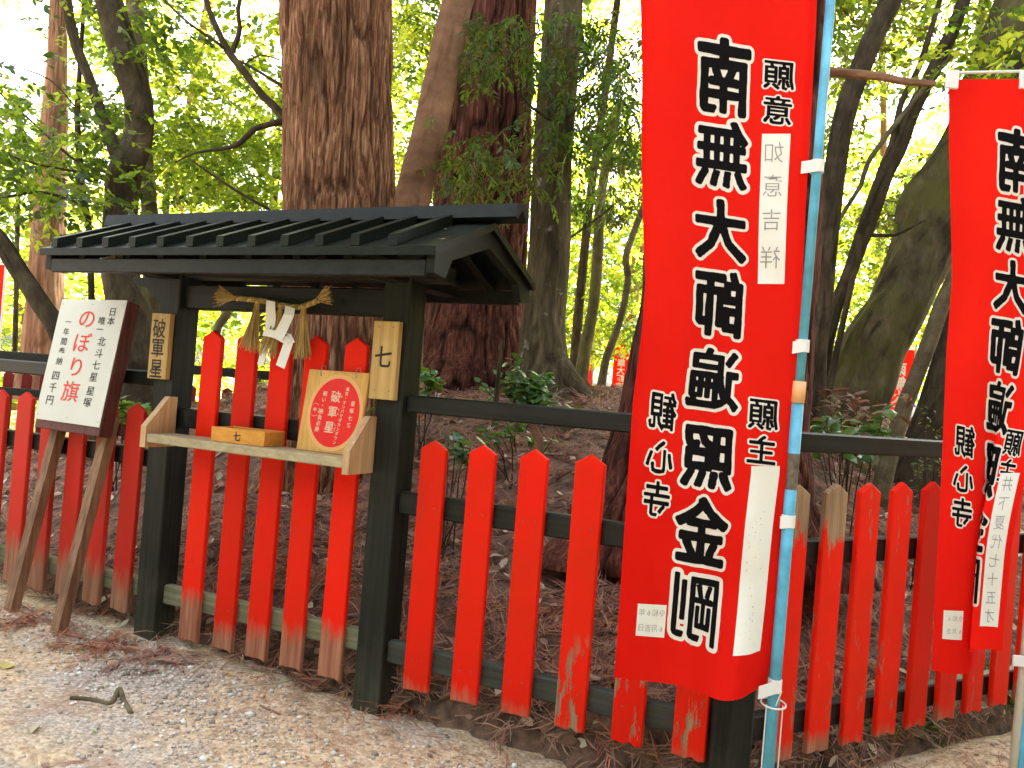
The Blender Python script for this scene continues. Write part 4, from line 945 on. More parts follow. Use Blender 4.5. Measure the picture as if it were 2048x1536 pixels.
trH = tree('mossy_tree', 'thick knobbly mossy trunk leaning right behind the fence, partly behind the second banner', [(2140, -220, 5.2, 105), (2035, 40, 5.2, 105), (1992, 150, 5.2, 108), (1955, 270, 5.2, 118), (1903, 376, 5.2, 126), (1845, 500, 5.2, 116), (1818, 560, 5.2, 112), (1795, 610, 5.2, 112), (1752, 685, 5.2, 118), (1733, 756, 5.2, 112), (1706, 828, 5.2, 106), (1690, 900, 5.2, 120), (1680, 960, 5.2, 150)], BK_MOSS, nseg=120, step=.022, rough=.010, seed=24, knob=.8)
trI = tree('pole_like_tree', 'smooth pale trunk slanting in front of the knobbly mossy trunk', [(2080, 250, 4.4, 24), (1990, 400, 4.4, 28), (1925, 525, 4.4, 30), (1886, 605, 4.4, 30), (1860, 680, 4.4, 30), (1830, 760, 4.4, 30), (1808, 815, 4.4, 32), (1788, 880, 4.4, 32), (1764, 970, 4.4, 36), (1748, 1060, 4.4, 44)], BK_POLE, nseg=40, step=.03, rough=.002, seed=25)
trJ = tree('dark_tree', 'deep brown trunk half hidden by the left hem of the second banner', [(2110, 100, 4.9, 100), (2010, 400, 4.9, 104), (1968, 550, 4.9, 106), (1936, 680, 4.9, 106), (1900, 800, 4.9, 108), (1868, 900, 4.9, 116), (1848, 1010, 4.9, 150)], BK_DK, nseg=60, step=.03, rough=.006, seed=26)
trunk('dead_branch', [(1560, 132, 3.25, 20), (1640, 141, 3.2, 20), (1700, 148, 3.18, 19), (1760, 153, 3.15, 17), (1800, 162, 3.12, 15), (1870, 168, 3.1, 12)], wood('dead_wood', (.16, .075, .035), (.38, .22, .12), .8, axis=0), cedE, nseg=22, rough=.003, seed=27)
for k, (lab, pts, mt) in enumerate((
    ('thin background trunk just right of the grey tree', [(1235, 0, 9, 14), (1208, 200, 9, 15), (1182, 380, 9, 17), (1168, 512, 9, 18), (1155, 650, 9, 20), (1146, 780, 9, 24), (1140, 850, 9, 30)], BK_DK),
    ('second thin background trunk, mossy, right of the grey tree', [(1240, 200, 8.6, 16), (1212, 330, 8.6, 19), (1200, 420, 8.6, 20), (1195, 520, 8.6, 22), (1185, 620, 8.6, 22), (1170, 700, 8.6, 25), (1158, 790, 8.6, 32), (1150, 850, 8.6, 36)], BK_MOSS),
    ('crooked pale background stem touching the big banner', [(1300, 380, 8, 12), (1275, 444, 8, 13), (1252, 512, 8, 14), (1256, 560, 8, 14), (1240, 640, 8, 14), (1212, 720, 8, 16), (1200, 790, 8, 18), (1190, 850, 8, 20)], BK_POLE),
    ('thin far stem at the far left edge', [(40, 200, 9, 8), (34, 500, 9, 9), (30, 720, 9, 10)], BK_DK),
    ('bent pale stem seen through the gate above the pickets', [(480, 560, 8, 20), (455, 625, 8, 18), (436, 655, 8, 16), (432, 700, 8, 16), (428, 800, 8, 18)], BK_POLE),
    ('slanting far stem between the left trunks', [(345, 260, 9, 10), (332, 420, 9, 12), (325, 560, 9, 14), (320, 760, 9, 16)], BK_POLE),
    ('leaning far trunk above the banner pole', [(1965, 380, 8.5, 14), (1900, 420, 8.5, 14), (1800, 560, 8.5, 16), (1760, 640, 8.5, 18), (1740, 800, 8.5, 20)], BK_DK))):
    tree('background_tree', lab, pts, mt, group='thin trunks in the background', nseg=20, rough=.003, seed=30 + k)
# branches on the left of cedar A belong to a small tree in front of it
brt = tree('branching_tree', 'dark limbs spreading left from behind the giant cedar', [(405, -60, 4.7, 10), (412, 0, 4.7, 11), (435, 60, 4.7, 13), (460, 108, 4.7, 15), (480, 132, 4.7, 15), (502, 162, 4.7, 15), (530, 196, 4.7, 16), (562, 228, 4.7, 17), (610, 300, 4.75, 22), (630, 500, 4.8, 30), (640, 900, 4.9, 40)], BK_DK, nseg=24, rough=.002, seed=40)
for k, p in enumerate(([(490, -40, 4.7, 7), (476, 20, 4.7, 9), (480, 55, 4.7, 10), (472, 85, 4.7, 11), (462, 108, 4.7, 12)],
                       [(310, -20, 4.6, 4), (340, 12, 4.6, 5), (380, 48, 4.6, 5), (430, 82, 4.65, 6), (458, 105, 4.7, 7)],
                       [(562, 243, 4.65, 14), (535, 250, 4.6, 12), (510, 258, 4.6, 12), (492, 275, 4.55, 11), (470, 292, 4.5, 10), (430, 300, 4.5, 7), (390, 306, 4.5, 5), (350, 325, 4.5, 3)],
                       [(385, 322, 4.8, 4), (440, 360, 4.8, 5), (490, 392, 4.8, 6), (540, 420, 4.8, 6)],
                       [(565, 172, 4.75, 7), (520, 145, 4.75, 6), (480, 122, 4.7, 5)],
                       [(560, 120, 4.6, 3), (520, 110, 4.6, 3), (490, 128, 4.65, 3)])):
    trunk('branch', p, BK_DK, brt, nseg=12, rough=.001, seed=50 + k)
for k, p in enumerate(([(-40, 150, 5.4, 3), (60, 240, 5.4, 4), (150, 320, 5.5, 5), (215, 345, 5.5, 7)], [(-40, 290, 5.3, 3), (80, 330, 5.4, 4), (210, 352, 5.5, 6)], [(-30, 405, 5.3, 5), (60, 385, 5.4, 6), (110, 390, 5.4, 6), (165, 412, 5.6, 7)], [(20, 130, 5.3, 2), (100, 160, 5.4, 3), (165, 230, 5.5, 3)])):
    trunk('branch', p, BK_DK, trK, nseg=10, rough=.001, seed=60 + k)
for k, p in enumerate(([(1080, 60, 5.2, 3), (1020, 120, 5.1, 4), (1050, 200, 5.2, 5), (1100, 240, 5.5, 6)], [(1085, 260, 5.2, 4), (1040, 330, 5.2, 4), (960, 370, 5.1, 3)], [(1260, 130, 5.6, 4), (1200, 180, 5.6, 5), (1130, 240, 5.7, 6)], [(1280, 210, 6, 3), (1230, 170, 6, 4)], [(1240, 400, 6, 3), (1190, 440, 6, 4), (1120, 490, 5.8, 5)])):
    trunk('branch', p, BK_DK, trD, nseg=10, rough=.001, seed=70 + k)
# crowns in view
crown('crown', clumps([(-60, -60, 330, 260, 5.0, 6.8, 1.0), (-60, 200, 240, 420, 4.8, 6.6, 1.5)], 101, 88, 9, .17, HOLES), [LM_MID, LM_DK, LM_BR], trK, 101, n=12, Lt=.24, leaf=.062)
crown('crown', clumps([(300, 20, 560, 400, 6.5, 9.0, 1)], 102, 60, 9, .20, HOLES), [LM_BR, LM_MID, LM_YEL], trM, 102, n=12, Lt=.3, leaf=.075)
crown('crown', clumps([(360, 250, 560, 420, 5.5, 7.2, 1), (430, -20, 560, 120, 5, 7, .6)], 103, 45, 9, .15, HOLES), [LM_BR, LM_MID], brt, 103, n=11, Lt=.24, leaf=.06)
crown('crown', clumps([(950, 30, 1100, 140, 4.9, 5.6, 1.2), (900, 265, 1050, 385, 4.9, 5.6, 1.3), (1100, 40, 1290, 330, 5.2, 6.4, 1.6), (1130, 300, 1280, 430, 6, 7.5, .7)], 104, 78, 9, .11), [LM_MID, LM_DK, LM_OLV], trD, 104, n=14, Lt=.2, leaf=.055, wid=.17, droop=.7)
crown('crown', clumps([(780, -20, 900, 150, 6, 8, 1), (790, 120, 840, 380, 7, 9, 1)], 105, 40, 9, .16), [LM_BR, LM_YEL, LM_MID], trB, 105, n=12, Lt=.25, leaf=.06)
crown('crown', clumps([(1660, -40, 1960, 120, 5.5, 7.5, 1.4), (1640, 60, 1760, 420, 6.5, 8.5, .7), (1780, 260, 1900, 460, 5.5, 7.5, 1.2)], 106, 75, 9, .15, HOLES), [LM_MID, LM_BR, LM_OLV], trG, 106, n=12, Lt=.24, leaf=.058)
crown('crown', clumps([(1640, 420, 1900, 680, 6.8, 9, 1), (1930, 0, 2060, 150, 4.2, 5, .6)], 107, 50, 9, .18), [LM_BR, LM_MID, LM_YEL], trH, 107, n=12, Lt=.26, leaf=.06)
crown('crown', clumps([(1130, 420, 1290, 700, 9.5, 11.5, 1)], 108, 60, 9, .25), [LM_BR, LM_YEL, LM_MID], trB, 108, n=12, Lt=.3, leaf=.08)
# crowns high overhead, out of the frame, that shade the gate and the path
for par, rg, sd_, n_ in ((cedA, (-6, 3, 4.5, 13, 8, 12), 201, 2300), (cedC, (-2, 7, 5, 14, 8.5, 12.5), 202, 2300), (cedE, (-3, 8, 3.4, 9, 8, 11), 203, 1500)):
    crown('crown', overhead(*rg, n_, sd_), [LM_DK], par, sd_, n=10, Lt=1.0, leaf=.36, wid=.34, droop=.25)
# far woodland
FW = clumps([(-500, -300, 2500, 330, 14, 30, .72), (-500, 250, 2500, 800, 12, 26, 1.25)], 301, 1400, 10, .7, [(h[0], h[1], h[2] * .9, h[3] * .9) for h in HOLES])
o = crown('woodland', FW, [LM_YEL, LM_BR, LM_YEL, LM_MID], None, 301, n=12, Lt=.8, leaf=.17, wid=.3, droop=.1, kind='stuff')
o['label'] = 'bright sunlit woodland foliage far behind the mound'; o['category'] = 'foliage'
r_ = np.random.default_rng(88); n_ = 5600  # unseen leaves added behind and beside the camera to cut low sky light
an_ = r_.uniform(radians(-100), radians(30), n_); rad_ = r_.uniform(7, 11, n_)
BK = np.stack([rad_ * np.cos(an_), rad_ * np.sin(an_) , r_.uniform(.2, 7.5, n_)], -1)
BK = np.concatenate([BK, np.stack([rad_ * np.cos(an_ * .62 - 2.1), rad_ * np.sin(an_ * .62 - 2.1), r_.uniform(.2, 4.6, n_)], -1)[::2]])
o = crown('woodland', BK, [LM_DK, LM_MID], None, 302, n=10, Lt=.8, leaf=.30, wid=.34, droop=.1, kind='stuff'); o['label'] = 'unseen foliage added behind and to the right of the viewer to block low sky light'; o['category'] = 'foliage'
rr = random.Random(5)
ORD = ['first', 'second', 'third', 'fourth', 'fifth', 'sixth', 'seventh', 'eighth']
for k, x in enumerate([20, 208, 335, 505, 1228, 1275, 1712, 1868]):
    Y = rr.uniform(13, 19); w = rr.uniform(.14, .32)
    a = at(x, 900, Y); lab = None
    P = [np.array([a[0] + rr.uniform(-.6, .6), Y, 13.]), np.array([a[0] + rr.uniform(-.2, .2), Y, 6.]), np.array([a[0], Y, -.1])]
    t = thing('woodland_tree', '%s from the left of the slender far trunks in the sunlit woodland' % ORD[k], 'tree', P[-1], 'far trunks in the woodland')
    V, Fq, g = trunk_geo(P, [w * .3, w * .4, w * .6], nseg=14, step=.4, rough=.01, seed=k); o = obj('trunk', V, Fq, BK_FAR if k % 2 == 0 else BK_DK, t, smooth=True)

# ---------------------------------------------------------------- shrubs and plants on the mound
def mound_hit(x, y):
    """where the sight line through a picture point meets the mound"""
    d = ray(x, y); t = np.linspace(2, 9, 1400); P = CAM + d[None] * t[:, None]; below = P[:, 2] < mound_z(P[:, 0], P[:, 1])
    return P[np.argmax(below)] if below.any() else P[-1]
def big_leaves(C_, tip, n, leaf, wid, seed, mats, name, parent, up=.5):
    r = np.random.default_rng(seed); V, Fc, M_ = [], [], []; k = 0
    for _ in range(n):
        p = lerp(C_, tip, r.uniform(.15, 1.)) + r.normal(0, .01, 3); a = r.uniform(0, 2 * pi); d = np.array([cos(a), sin(a), r.uniform(-.5, .8)]); d /= np.linalg.norm(d)
        nn = np.array([r.normal(0, up), r.normal(0, up) - .3, 1.]); s_ = np.cross(d, nn); s_ /= np.linalg.norm(s_); nn = np.cross(s_, d); L0 = leaf * r.uniform(.6, 1.2)
        V += [p, p + d * L0 * .3 + s_ * L0 * wid - nn * L0 * .04, p + d * L0 * .35, p + d * L0 * .3 - s_ * L0 * wid - nn * L0 * .04, p + d * L0 * .68 + s_ * L0 * wid * .8 - nn * L0 * .08, p + d * L0 * .7 - nn * L0 * .03, p + d * L0 * .68 - s_ * L0 * wid * .8 - nn * L0 * .08, p + d * L0 - nn * L0 * .18]
        Fc += [(k, k + 2, k + 1), (k, k + 3, k + 2), (k + 1, k + 2, k + 5, k + 4), (k + 2, k + 3, k + 6, k + 5), (k + 4, k + 5, k + 7), (k + 5, k + 6, k + 7)]; M_ += [r.integers(0, len(mats))] * 6; k += 8
    return obj(name, V, Fc, mats, parent, mi=M_)
LM_GLOSS = leaf_mat('glossy_leaf', (.045, .12, .03), (.11, .22, .03), .25, rough=.3, spec=.8)
LM_GLOSS2 = leaf_mat('glossy_leaf_light', (.10, .20, .05), (.2, .34, .05), .3, rough=.3, spec=.8)
LM_RED = leaf_mat('red_young_leaf', (.28, .06, .05), (.35, .07, .04), .3)
LM_BRN = leaf_mat('brown_leaf', (.22, .12, .07), (.2, .1, .05), .15)
def shrub(label, x, y, Y, stems, mats, leaf=.05, wid=.26, n=14, hgt=.2, spread=.15, name='shrub', seed=0, mat=BK_DK):
    c = at(x, y, Y); b = c.copy(); b[2] = float(mound_z(np.array([b[0]]), np.array([b[1]]))[0]) - .02; t = thing(name, label, 'shrub', b); r = np.random.default_rng(seed); mb = MB()
    for k in range(stems):
        tip = c + np.array([r.normal(0, spread), r.normal(0, spread * .8), r.normal(.1, .5) * hgt]); tip[2] = max(tip[2], b[2] + .05); mid = (b + (tip - b) * .6) + r.normal(0, .015, 3)
        if k < 5: mb.tube([b + np.array([r.normal(0, .03), r.normal(0, .03), 0]), mid, tip], [.004, .003, .0015], 5)
        elif k < 12: mb.tube([mid, tip], [.0022, .001], 4)
        big_leaves(mid if hgt > .12 else lerp(mid, tip, .5), tip, n, leaf, wid, seed * 17 + k, mats, 'leaves', t)
    mb.build('stem', mat, t); return t
shrub('bushy glossy green shrub at the foot of the grey tree', 1062, 778, 4.6, 26, [LM_GLOSS, LM_GLOSS2], .075, .27, 14, .16, .10, seed=1)
shrub('small leafy sprigs just right of the gate post above the rail', 855, 752, 4.2, 5, [LM_GLOSS2, LM_MID], .085, .27, 6, .06, .06, seed=2)
shrub('low green plant above the second picket right of the gate', 915, 895, 3.5, 7, [LM_GLOSS2, LM_GLOSS], .065, .27, 8, .05, .06, seed=3)
shrub('green plant below the rail beside the brown stem', 1040, 870, 3.9, 9, [LM_GLOSS, LM_MID], .055, .25, 9, .06, .10, seed=4)
shrub('shrub with drooping red and brown young leaves at the foot of the knobbly trunk', 1700, 800, 4.0, 16, [LM_RED, LM_BRN, LM_BRN], .085, .15, 9, .10, .13, seed=5)
shrub('dark green broad-leaved shrub below the red-leaved one', 1712, 848, 3.6, 16, [LM_GLOSS, LM_GLOSS2], .07, .30, 10, .07, .12, seed=6)
shrub('green shrub between the sign and the left gate post', 255, 812, 4.4, 11, [LM_BR, LM_GLOSS2], .08, .25, 11, .08, .05, seed=7)
shrub('sprig with small dotted leaves in front of the deep brown trunk', 1868, 880, 3.6, 8, [LM_OLV, LM_MID], .018, .3, 22, .12, .06, seed=8)
shrub('pale green seedlings on the mound left of the stem by the rail', 800, 805, 4.0, 5, [LM_MID, LM_BR], .06, .25, 6, .05, .06, seed=9)
tree('dead_stem', 'short bare dead stem standing on the mound by the glossy shrub', [(1003, 680, 4.4, 5), (998, 740, 4.4, 8), (992, 800, 4.4, 10), (988, 860, 4.4, 14)], BK_GREY, cat='stump', nseg=10, rough=.002, seed=80)
tree('dead_stem', 'brown peeling stem below the top rail right of the gate', [(1062, 845, 3.6, 16), (1078, 880, 3.6, 20), (1075, 915, 3.6, 20), (1070, 990, 3.6, 24)], BK_SM, cat='stump', nseg=12, rough=.004, seed=81)

# ---------------------------------------------------------------- litter
FROND = leaf_mat('cedar_frond_brown', (.34, .19, .13), (.1, .03, .02), .1, hue=.02, vvar=.9, rough=.7, spec=.2)
FROND2 = leaf_mat('cedar_frond_red', (.38, .16, .09), (.1, .03, .02), .1, hue=.02, vvar=.8, rough=.7, spec=.2)
DEADL = leaf_mat('dead_leaf', (.36, .24, .15), (.2, .1, .05), .1, hue=.03, vvar=.9, rough=.6)
PALEL = leaf_mat('pale_leaf', (.62, .52, .38), (.2, .1, .05), .1, hue=.03, vvar=.6, rough=.6)
def normal_at(zf, X, Y, e=.03):
    dx = (zf(X + e, Y) - zf(X - e, Y)) / (2 * e); dy = (zf(X, Y + e) - zf(X, Y - e)) / (2 * e); n = np.stack([-dx, -dy, np.ones_like(dx)], -1); return n / np.linalg.norm(n, axis=-1, keepdims=True)
def fronds(X, Y, zf, seed, n=14, L0=.16, w=.0016, lift=.012):
    """fallen cedar twigs: curved rachis with needles-like side shoots lying on the surface"""
    r = np.random.default_rng(seed); N_ = len(X); Zv = zf(X, Y); nr = normal_at(zf, X, Y) + r.normal(0, .18, (N_, 3)); nr /= np.linalg.norm(nr, axis=1, keepdims=True)
    a = r.uniform(0, 2 * pi, N_); d = np.stack([np.cos(a), np.sin(a), 0 * a], -1); d -= nr * (d * nr).sum(1, keepdims=True); d /= np.linalg.norm(d, axis=1, keepdims=True); s_ = np.cross(nr, d)
    L = L0 * r.uniform(.5, 1.3, (N_, 1)); base = np.stack([X, Y, Zv], -1) + nr * (lift * r.uniform(.2, 1.6, (N_, 1)))
    curv = r.normal(0, .5, (N_, 1)); t = np.linspace(0, .9, n)[None] + r.normal(0, .02, (N_, n))
    o = base[:, None] + d[:, None] * (t * L)[..., None] + s_[:, None] * (curv * t ** 2 * L)[..., None]
    sg = np.where(np.arange(n) % 2 == 0, 1., -1.)[None]; sg = sg * np.ones((N_, 1)); sg[:, 0] = 0
    ld = d[:, None] * 1. + s_[:, None] * (sg * r.uniform(.25, .7, (N_, n)) + curv * t)[..., None] + nr[:, None] * r.normal(.02, .12, (N_, n))[..., None]; ld /= np.linalg.norm(ld, axis=-1, keepdims=True)
    ll = (L * r.uniform(.3, .6, (N_, n))); ll[:, 0] = L[:, 0]; ll = ll[..., None]
    sd_ = np.cross(ld, nr[:, None] + r.normal(0, .3, (N_, n, 3))); sd_ /= np.linalg.norm(sd_, axis=-1, keepdims=True)
    ww = w * r.uniform(.7, 1.6, (N_, n, 1)); mid = o + ld * ll * .5 + s_[:, None] * (sg * .06)[..., None] * ll; e = o + ld * ll + nr[:, None] * r.normal(0, .08, (N_, n, 1)) * ll
    V = np.stack([o - sd_ * ww, o + sd_ * ww, mid + sd_ * ww, mid - sd_ * ww, e], 2).reshape(-1, 3)
    b5 = np.arange(N_ * n) * 5; Fa = np.stack([b5, b5 + 1, b5 + 2, b5 + 3], -1); Fb = np.stack([b5 + 3, b5 + 2, b5 + 4, b5 + 4], -1)
    tri = np.concatenate([Fa[:, [0, 1, 2]], Fa[:, [0, 2, 3]], Fb[:, [0, 1, 2]]]); return V, tri, np.concatenate([np.repeat(np.arange(N_), n)] * 3)
def flat_leaves(X, Y, zf, seed, leaf=.04, wid=.28, lift=.01, tilt=.35):
    r = np.random.default_rng(seed); N_ = len(X); nr = normal_at(zf, X, Y) + r.normal(0, tilt, (N_, 3)); nr /= np.linalg.norm(nr, axis=1, keepdims=True)
    a = r.uniform(0, 2 * pi, N_); d = np.stack([np.cos(a), np.sin(a), 0 * a], -1); d -= nr * (d * nr).sum(1, keepdims=True); d /= np.linalg.norm(d, axis=1, keepdims=True); s_ = np.cross(nr, d)
    L = (leaf * r.uniform(.5, 1.4, (N_, 1))); p = np.stack([X, Y, zf(X, Y)], -1) + nr * lift * r.uniform(.3, 1.5, (N_, 1)); c = r.uniform(-.12, .25, (N_, 1)) * L
    pts = [p, p + d * L * .3 + s_ * L * wid + nr * c, p + d * L * .3, p + d * L * .3 - s_ * L * wid + nr * c, p + d * L * .7 + s_ * L * wid * .8 + nr * c, p + d * L * .7, p + d * L * .7 - s_ * L * wid * .8 + nr * c, p + d * L + nr * c * .8]
    V = np.stack(pts, 1).reshape(-1, 3); b = (np.arange(N_) * 8)[:, None]
    T = [(0, 2, 1), (0, 3, 2), (1, 2, 5), (1, 5, 4), (2, 3, 6), (2, 6, 5), (4, 5, 7), (5, 6, 7)]
    tri = np.concatenate([b + np.array(t)[None] for t in T]); return V, tri, np.tile(np.arange(N_), 8)
def scatter_mound(n, seed, dmin=.02, xr=(-4.2, 4.5), yr=(2.2, 7.6), pw=1.0):
    r = np.random.default_rng(seed); X = r.uniform(*xr, n * 3); Y = yr[0] + (yr[1] - yr[0]) * r.random(n * 3) ** 1.4; d = fence_d(X, Y); k = d > dmin; return X[k][:n], Y[k][:n]
X, Y = scatter_mound(19000, 401); kk = (fbm(X * 2.3 + 4, Y * 2.3, 3) > .40) | (np.random.default_rng(2).random(len(X)) < .35); X, Y = X[kk], Y[kk]; V, T, o_ = fronds(X, Y, mound_z, 402)
tag(obj('cedar_litter', V, T, [FROND, FROND2], mi=(o_ * 7919 % 5 == 0).astype(int)), 'brown fallen cedar fronds covering the mound', 'litter', kind='stuff')
X, Y = scatter_mound(3600, 403); V, T, o_ = flat_leaves(X, Y, mound_z, 404, .045, lift=.024)
tag(obj('leaf_litter', V, T, [DEADL, PALEL, FROND], mi=(o_ * 7919 % 3)), 'dry brown and pale leaves scattered over the mound', 'litter', kind='stuff')
# path: gravel, fallen twigs
r = np.random.default_rng(9)
ico = [Vector(v) for v in ((0, 0, 1), (.89, 0, .45), (.28, .85, .45), (-.72, .53, .45), (-.72, -.53, .45), (.28, -.85, .45), (.72, .53, -.45), (-.28, .85, -.45), (-.89, 0, -.45), (-.28, -.85, -.45), (.72, -.53, -.45), (0, 0, -1))]
icoV = np.array([list(v) for v in ico]); icoF = np.array([(0, 1, 2), (0, 2, 3), (0, 3, 4), (0, 4, 5), (0, 5, 1), (1, 6, 2), (2, 7, 3), (3, 8, 4), (4, 9, 5), (5, 10, 1), (6, 7, 2), (7, 8, 3), (8, 9, 4), (9, 10, 5), (10, 6, 1), (6, 11, 7), (7, 11, 8), (8, 11, 9), (9, 11, 10), (10, 11, 6)])
n = 60000; X = r.uniform(-3.2, 2.0, n); Y = r.uniform(1.6, 4.2, n); dn = fbm(X * 1.6 + 3, Y * 1.6 + 1, 3)
def pxy(X, Y, Zv):
    d = np.stack([X, Y, Zv], -1) - CAM; w = d @ F_; return 1024 + FPX * (d @ R_) / w, 768 - FPX * (d @ U_) / w
# gravel gathers in bands: the lower left track, the patch below the right pickets
band = np.exp(-(((X * .75 + Y * .66) - 1.02 ) / .22) ** 2) + np.exp(-((X - .15) ** 2 / .16 + (Y - 2.25) ** 2 / .06)) + .25 * np.exp(-((fence_d(X, Y) + .15) / .12) ** 2)
keep = (r.random(n) < np.clip(.05 + band * .9 + (dn > .53) * .25, 0, 1) * .75) & (fence_d(X, Y) < -.02)
X, Y = X[keep], Y[keep]; n = len(X); sz = r.gamma(3., .0011, n) + .0016; sz = np.minimum(sz, .014)
sc = np.stack([sz * r.uniform(.8, 1.3, n), sz * r.uniform(.7, 1.2, n), sz * r.uniform(.45, .8, n)], -1); an = r.uniform(0, 2 * pi, n)
Pv = icoV[None] * (1 + r.normal(0, .10, (n, 12, 1))) * sc[:, None]; Px = Pv[..., 0] * np.cos(an)[:, None] - Pv[..., 1] * np.sin(an)[:, None]; Py = Pv[..., 0] * np.sin(an)[:, None] + Pv[..., 1] * np.cos(an)[:, None]
V = np.stack([Px + X[:, None], Py + Y[:, None], Pv[..., 2] + (gz(X, Y) + sz * .25)[:, None]], -1).reshape(-1, 3); T = (icoF[None] + (np.arange(n) * 12)[:, None, None]).reshape(-1, 3)
m, nt, N, L, B = new_mat('gravel_stone'); gg = N.new('ShaderNodeNewGeometry')
L.new(ramp(nt, gg.outputs['Random Per Island'], [(0, (.24, .20, .16)), (.4, (.42, .37, .31)), (.8, (.60, .56, .49)), (1, (.78, .76, .70))]), B.inputs['Base Color']); B.inputs['Roughness'].default_value = .8
tag(obj('gravel', V, T, m, smooth=True), 'loose grey and white gravel on the sandy path', 'gravel', kind='stuff')
# needles and twigs strewn over the path, thicker near the fence
n = 2600; X = r.uniform(-3.2, 2.6, n); Y = r.uniform(1.6, 4.2, n); d = fence_d(X, Y); k = (d < .0) & (r.random(n) < .06 + np.exp(-(d / .16) ** 2)); X, Y = X[k], Y[k]
V, T, o_ = fronds(X, Y, gz, 406, n=6, L0=.10, w=.0011, lift=.005)
tag(obj('needle_litter', V, T, [FROND2, FROND]), 'reddish cedar needles strewn along the foot of the fence', 'litter', kind='stuff')
n = 700; X = r.uniform(-3, 2.4, n); Y = r.uniform(1.6, 4.2, n); d = fence_d(X, Y); k = (d < .0) & (r.random(n) < .12 + np.exp(-(d / .2) ** 2)); X, Y = X[k], Y[k]
V, T, o_ = flat_leaves(X, Y, gz, 407, .022, lift=.004, tilt=.2)
tag(obj('leaf_scraps', V, T, [DEADL, PALEL]), 'small dry leaf scraps on the path', 'litter', kind='stuff')
def ground_hit(x, y):
    p = onz(x, y, .02)
    for _ in range(3): p = onz(x, y, float(gz(np.array([p[0]]), np.array([p[1]]))[0]))
    return p
def clump_frond(label, x, y, n, spread, L0, seed, mats=(FROND2,), w=.0016):
    p = ground_hit(x, y); rr_ = np.random.default_rng(seed); X = p[0] + rr_.normal(0, spread, n); Y = p[1] + rr_.normal(0, spread * .5, n)
    X = np.repeat(X, 2) + rr_.normal(0, .012, 2 * n); Y = np.repeat(Y, 2) + rr_.normal(0, .012, 2 * n); V, T, _ = fronds(X, Y, gz, seed, n=14, L0=L0, w=w * 1.2, lift=.012); return tag(obj('fallen_frond', V, T, list(mats)), label, 'fallen twig', 'fallen cedar fronds on the path')
clump_frond('reddish fallen frond beside the sign leg at the left', 60, 1240, 9, .05, .18, 501)
clump_frond('heap of red-brown fronds in front of the left gate post', 225, 1295, 16, .09, .20, 502)
clump_frond('dark fronds trailing right below the left gate post', 310, 1325, 9, .07, .18, 503, (FROND,))
clump_frond('red-brown frond at the foot of the right gate post', 840, 1425, 9, .05, .18, 504)
clump_frond('frond under the fourth gate picket', 600, 1350, 7, .06, .15, 505, (FROND,))
clump_frond('tangle of fronds below the pickets under the large banner', 1290, 1525, 16, .10, .22, 506, (FROND, FROND2))
clump_frond('small frond under the last gate picket', 680, 1385, 6, .05, .14, 507)
def one_leaf(label, x, y, L0, mat, ang, seed, wid=.28):
    p = ground_hit(x, y); V, T, _ = flat_leaves(np.array([p[0]]), np.array([p[1]]), gz, seed, L0, wid, .006, .12); return tag(obj('fallen_leaf', V, T, mat), label, 'leaf', 'fallen leaves on the path')
YL = leaf_mat('yellow_leaf', (.60, .52, .16), (.3, .25, .05), .1, hue=.01, vvar=.1); GL = leaf_mat('green_leaf', (.16, .26, .05), (.1, .15, .02), .2, hue=.01, vvar=.1)
one_leaf('yellow leaf on the gravel at the left edge', 18, 1330, .055, YL, 0, 601)
one_leaf('pale yellow leaf on the sand below the gate pickets', 466, 1352, .042, YL, 0, 602, .35)
one_leaf('small green leaf lying on the pale sand', 190, 1472, .035, GL, 0, 603)
one_leaf('pale straw coloured leaf near the bottom left', 62, 1470, .04, PALEL, 0, 604)
one_leaf('yellow-green leaf beside the right gate post', 690, 1345, .05, GL, 0, 605, .4)
one_leaf('brown dry leaf under the last gate picket', 600, 1350, .045, DEADL, 0, 606)
def stick(label, pts, rad, mat, name='twig'):
    P = [ground_hit(x, y) + np.array([0, 0, rad * .35]) for x, y in pts]; mb = MB(); mb.tube(catmull(P, 5), rad, 7); return tag(mb.build(name, mat, None, True), label, 'stick', 'sticks and roots on the path')
stick('grey crooked root breaking the surface of the path', [(140, 1398), (185, 1402), (222, 1408), (238, 1380), (246, 1400), (262, 1428)], .008, BK_POLE, 'root')
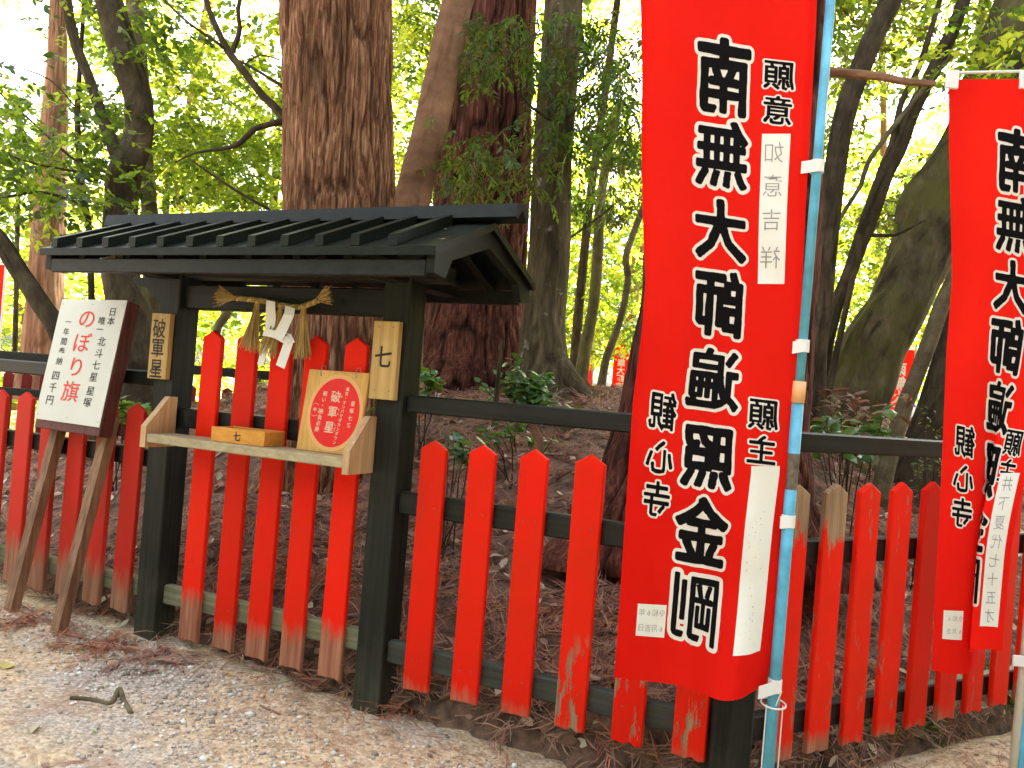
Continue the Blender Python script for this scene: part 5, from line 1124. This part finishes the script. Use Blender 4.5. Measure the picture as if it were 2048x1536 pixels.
stick('pale curved twig on the sand below the gate', [(362, 1362), (385, 1345), (412, 1328)], .006, PALEL)
stick('long pale strip of bark lying below the gate pickets', [(450, 1378), (500, 1372), (560, 1366), (625, 1350)], .004, PALEL)
stick('thin brown twig below the pickets right of the gate', [(905, 1405), (930, 1450), (950, 1475)], .002, FROND)
stick('dark thin stick leaning on the bank under the right pickets', [(1065, 1430), (1085, 1465), (1098, 1490)], .003, FROND)
stick('short dark twig on the pale sand', [(520, 1412), (560, 1430)], .004, FROND)
# needles and scraps lying on the gate roof
def roof_zf(X, Y):
    b = ((np.stack([X, Y, 0 * X], -1) - G.o) @ G.n); return zr - sl_ * np.abs(b - RB) + .001
rq = np.random.default_rng(31); A_ = rq.uniform(AL + .05, AR - .03, 46); B_ = rq.uniform(RB + .06, RF - .02, 46); PP = np.array([G.w(a, b, 0) for a, b in zip(A_, B_)])
V, T, o_ = fronds(PP[:10, 0], PP[:10, 1], roof_zf, 801, n=3, L0=.04, w=.0009, lift=.004); V2, T2, o2 = flat_leaves(PP[26:, 0], PP[26:, 1], roof_zf, 802, .018, lift=.003, tilt=.1)
tag(obj('roof_litter', np.concatenate([V, V2]), np.concatenate([T, T2 + len(V)]), [DEADL]), 'dry needles and leaf scraps lying on the gate roof', 'litter', kind='stuff')
# moss on the bank
n = 9000; r = np.random.default_rng(77); cs = [(1980, 1445, .07), (1800, 1490, .05), (1330, 1480, .04), (1690, 1510, .05), (1490, 1500, .03)]; XX, YY = [], []
for x, y, s_ in cs:
    p = ground_hit(x, y); XX.append(p[0] + r.normal(0, s_ * 1.3, 3000)); YY.append(p[1] + r.normal(0, s_ * .6, 3000))
X = np.concatenate(XX); Y = np.concatenate(YY); V, T, _ = flat_leaves(X, Y, lambda X, Y: np.maximum(gz(X, Y), mound_z(X, Y)), 701, .012, .3, .006, .9)
tag(obj('moss', V, T, leaf_mat('moss', (.14, .20, .025), (.16, .24, .03), .25)), 'patches of green moss on the soil bank by the right pickets', 'moss', kind='stuff')
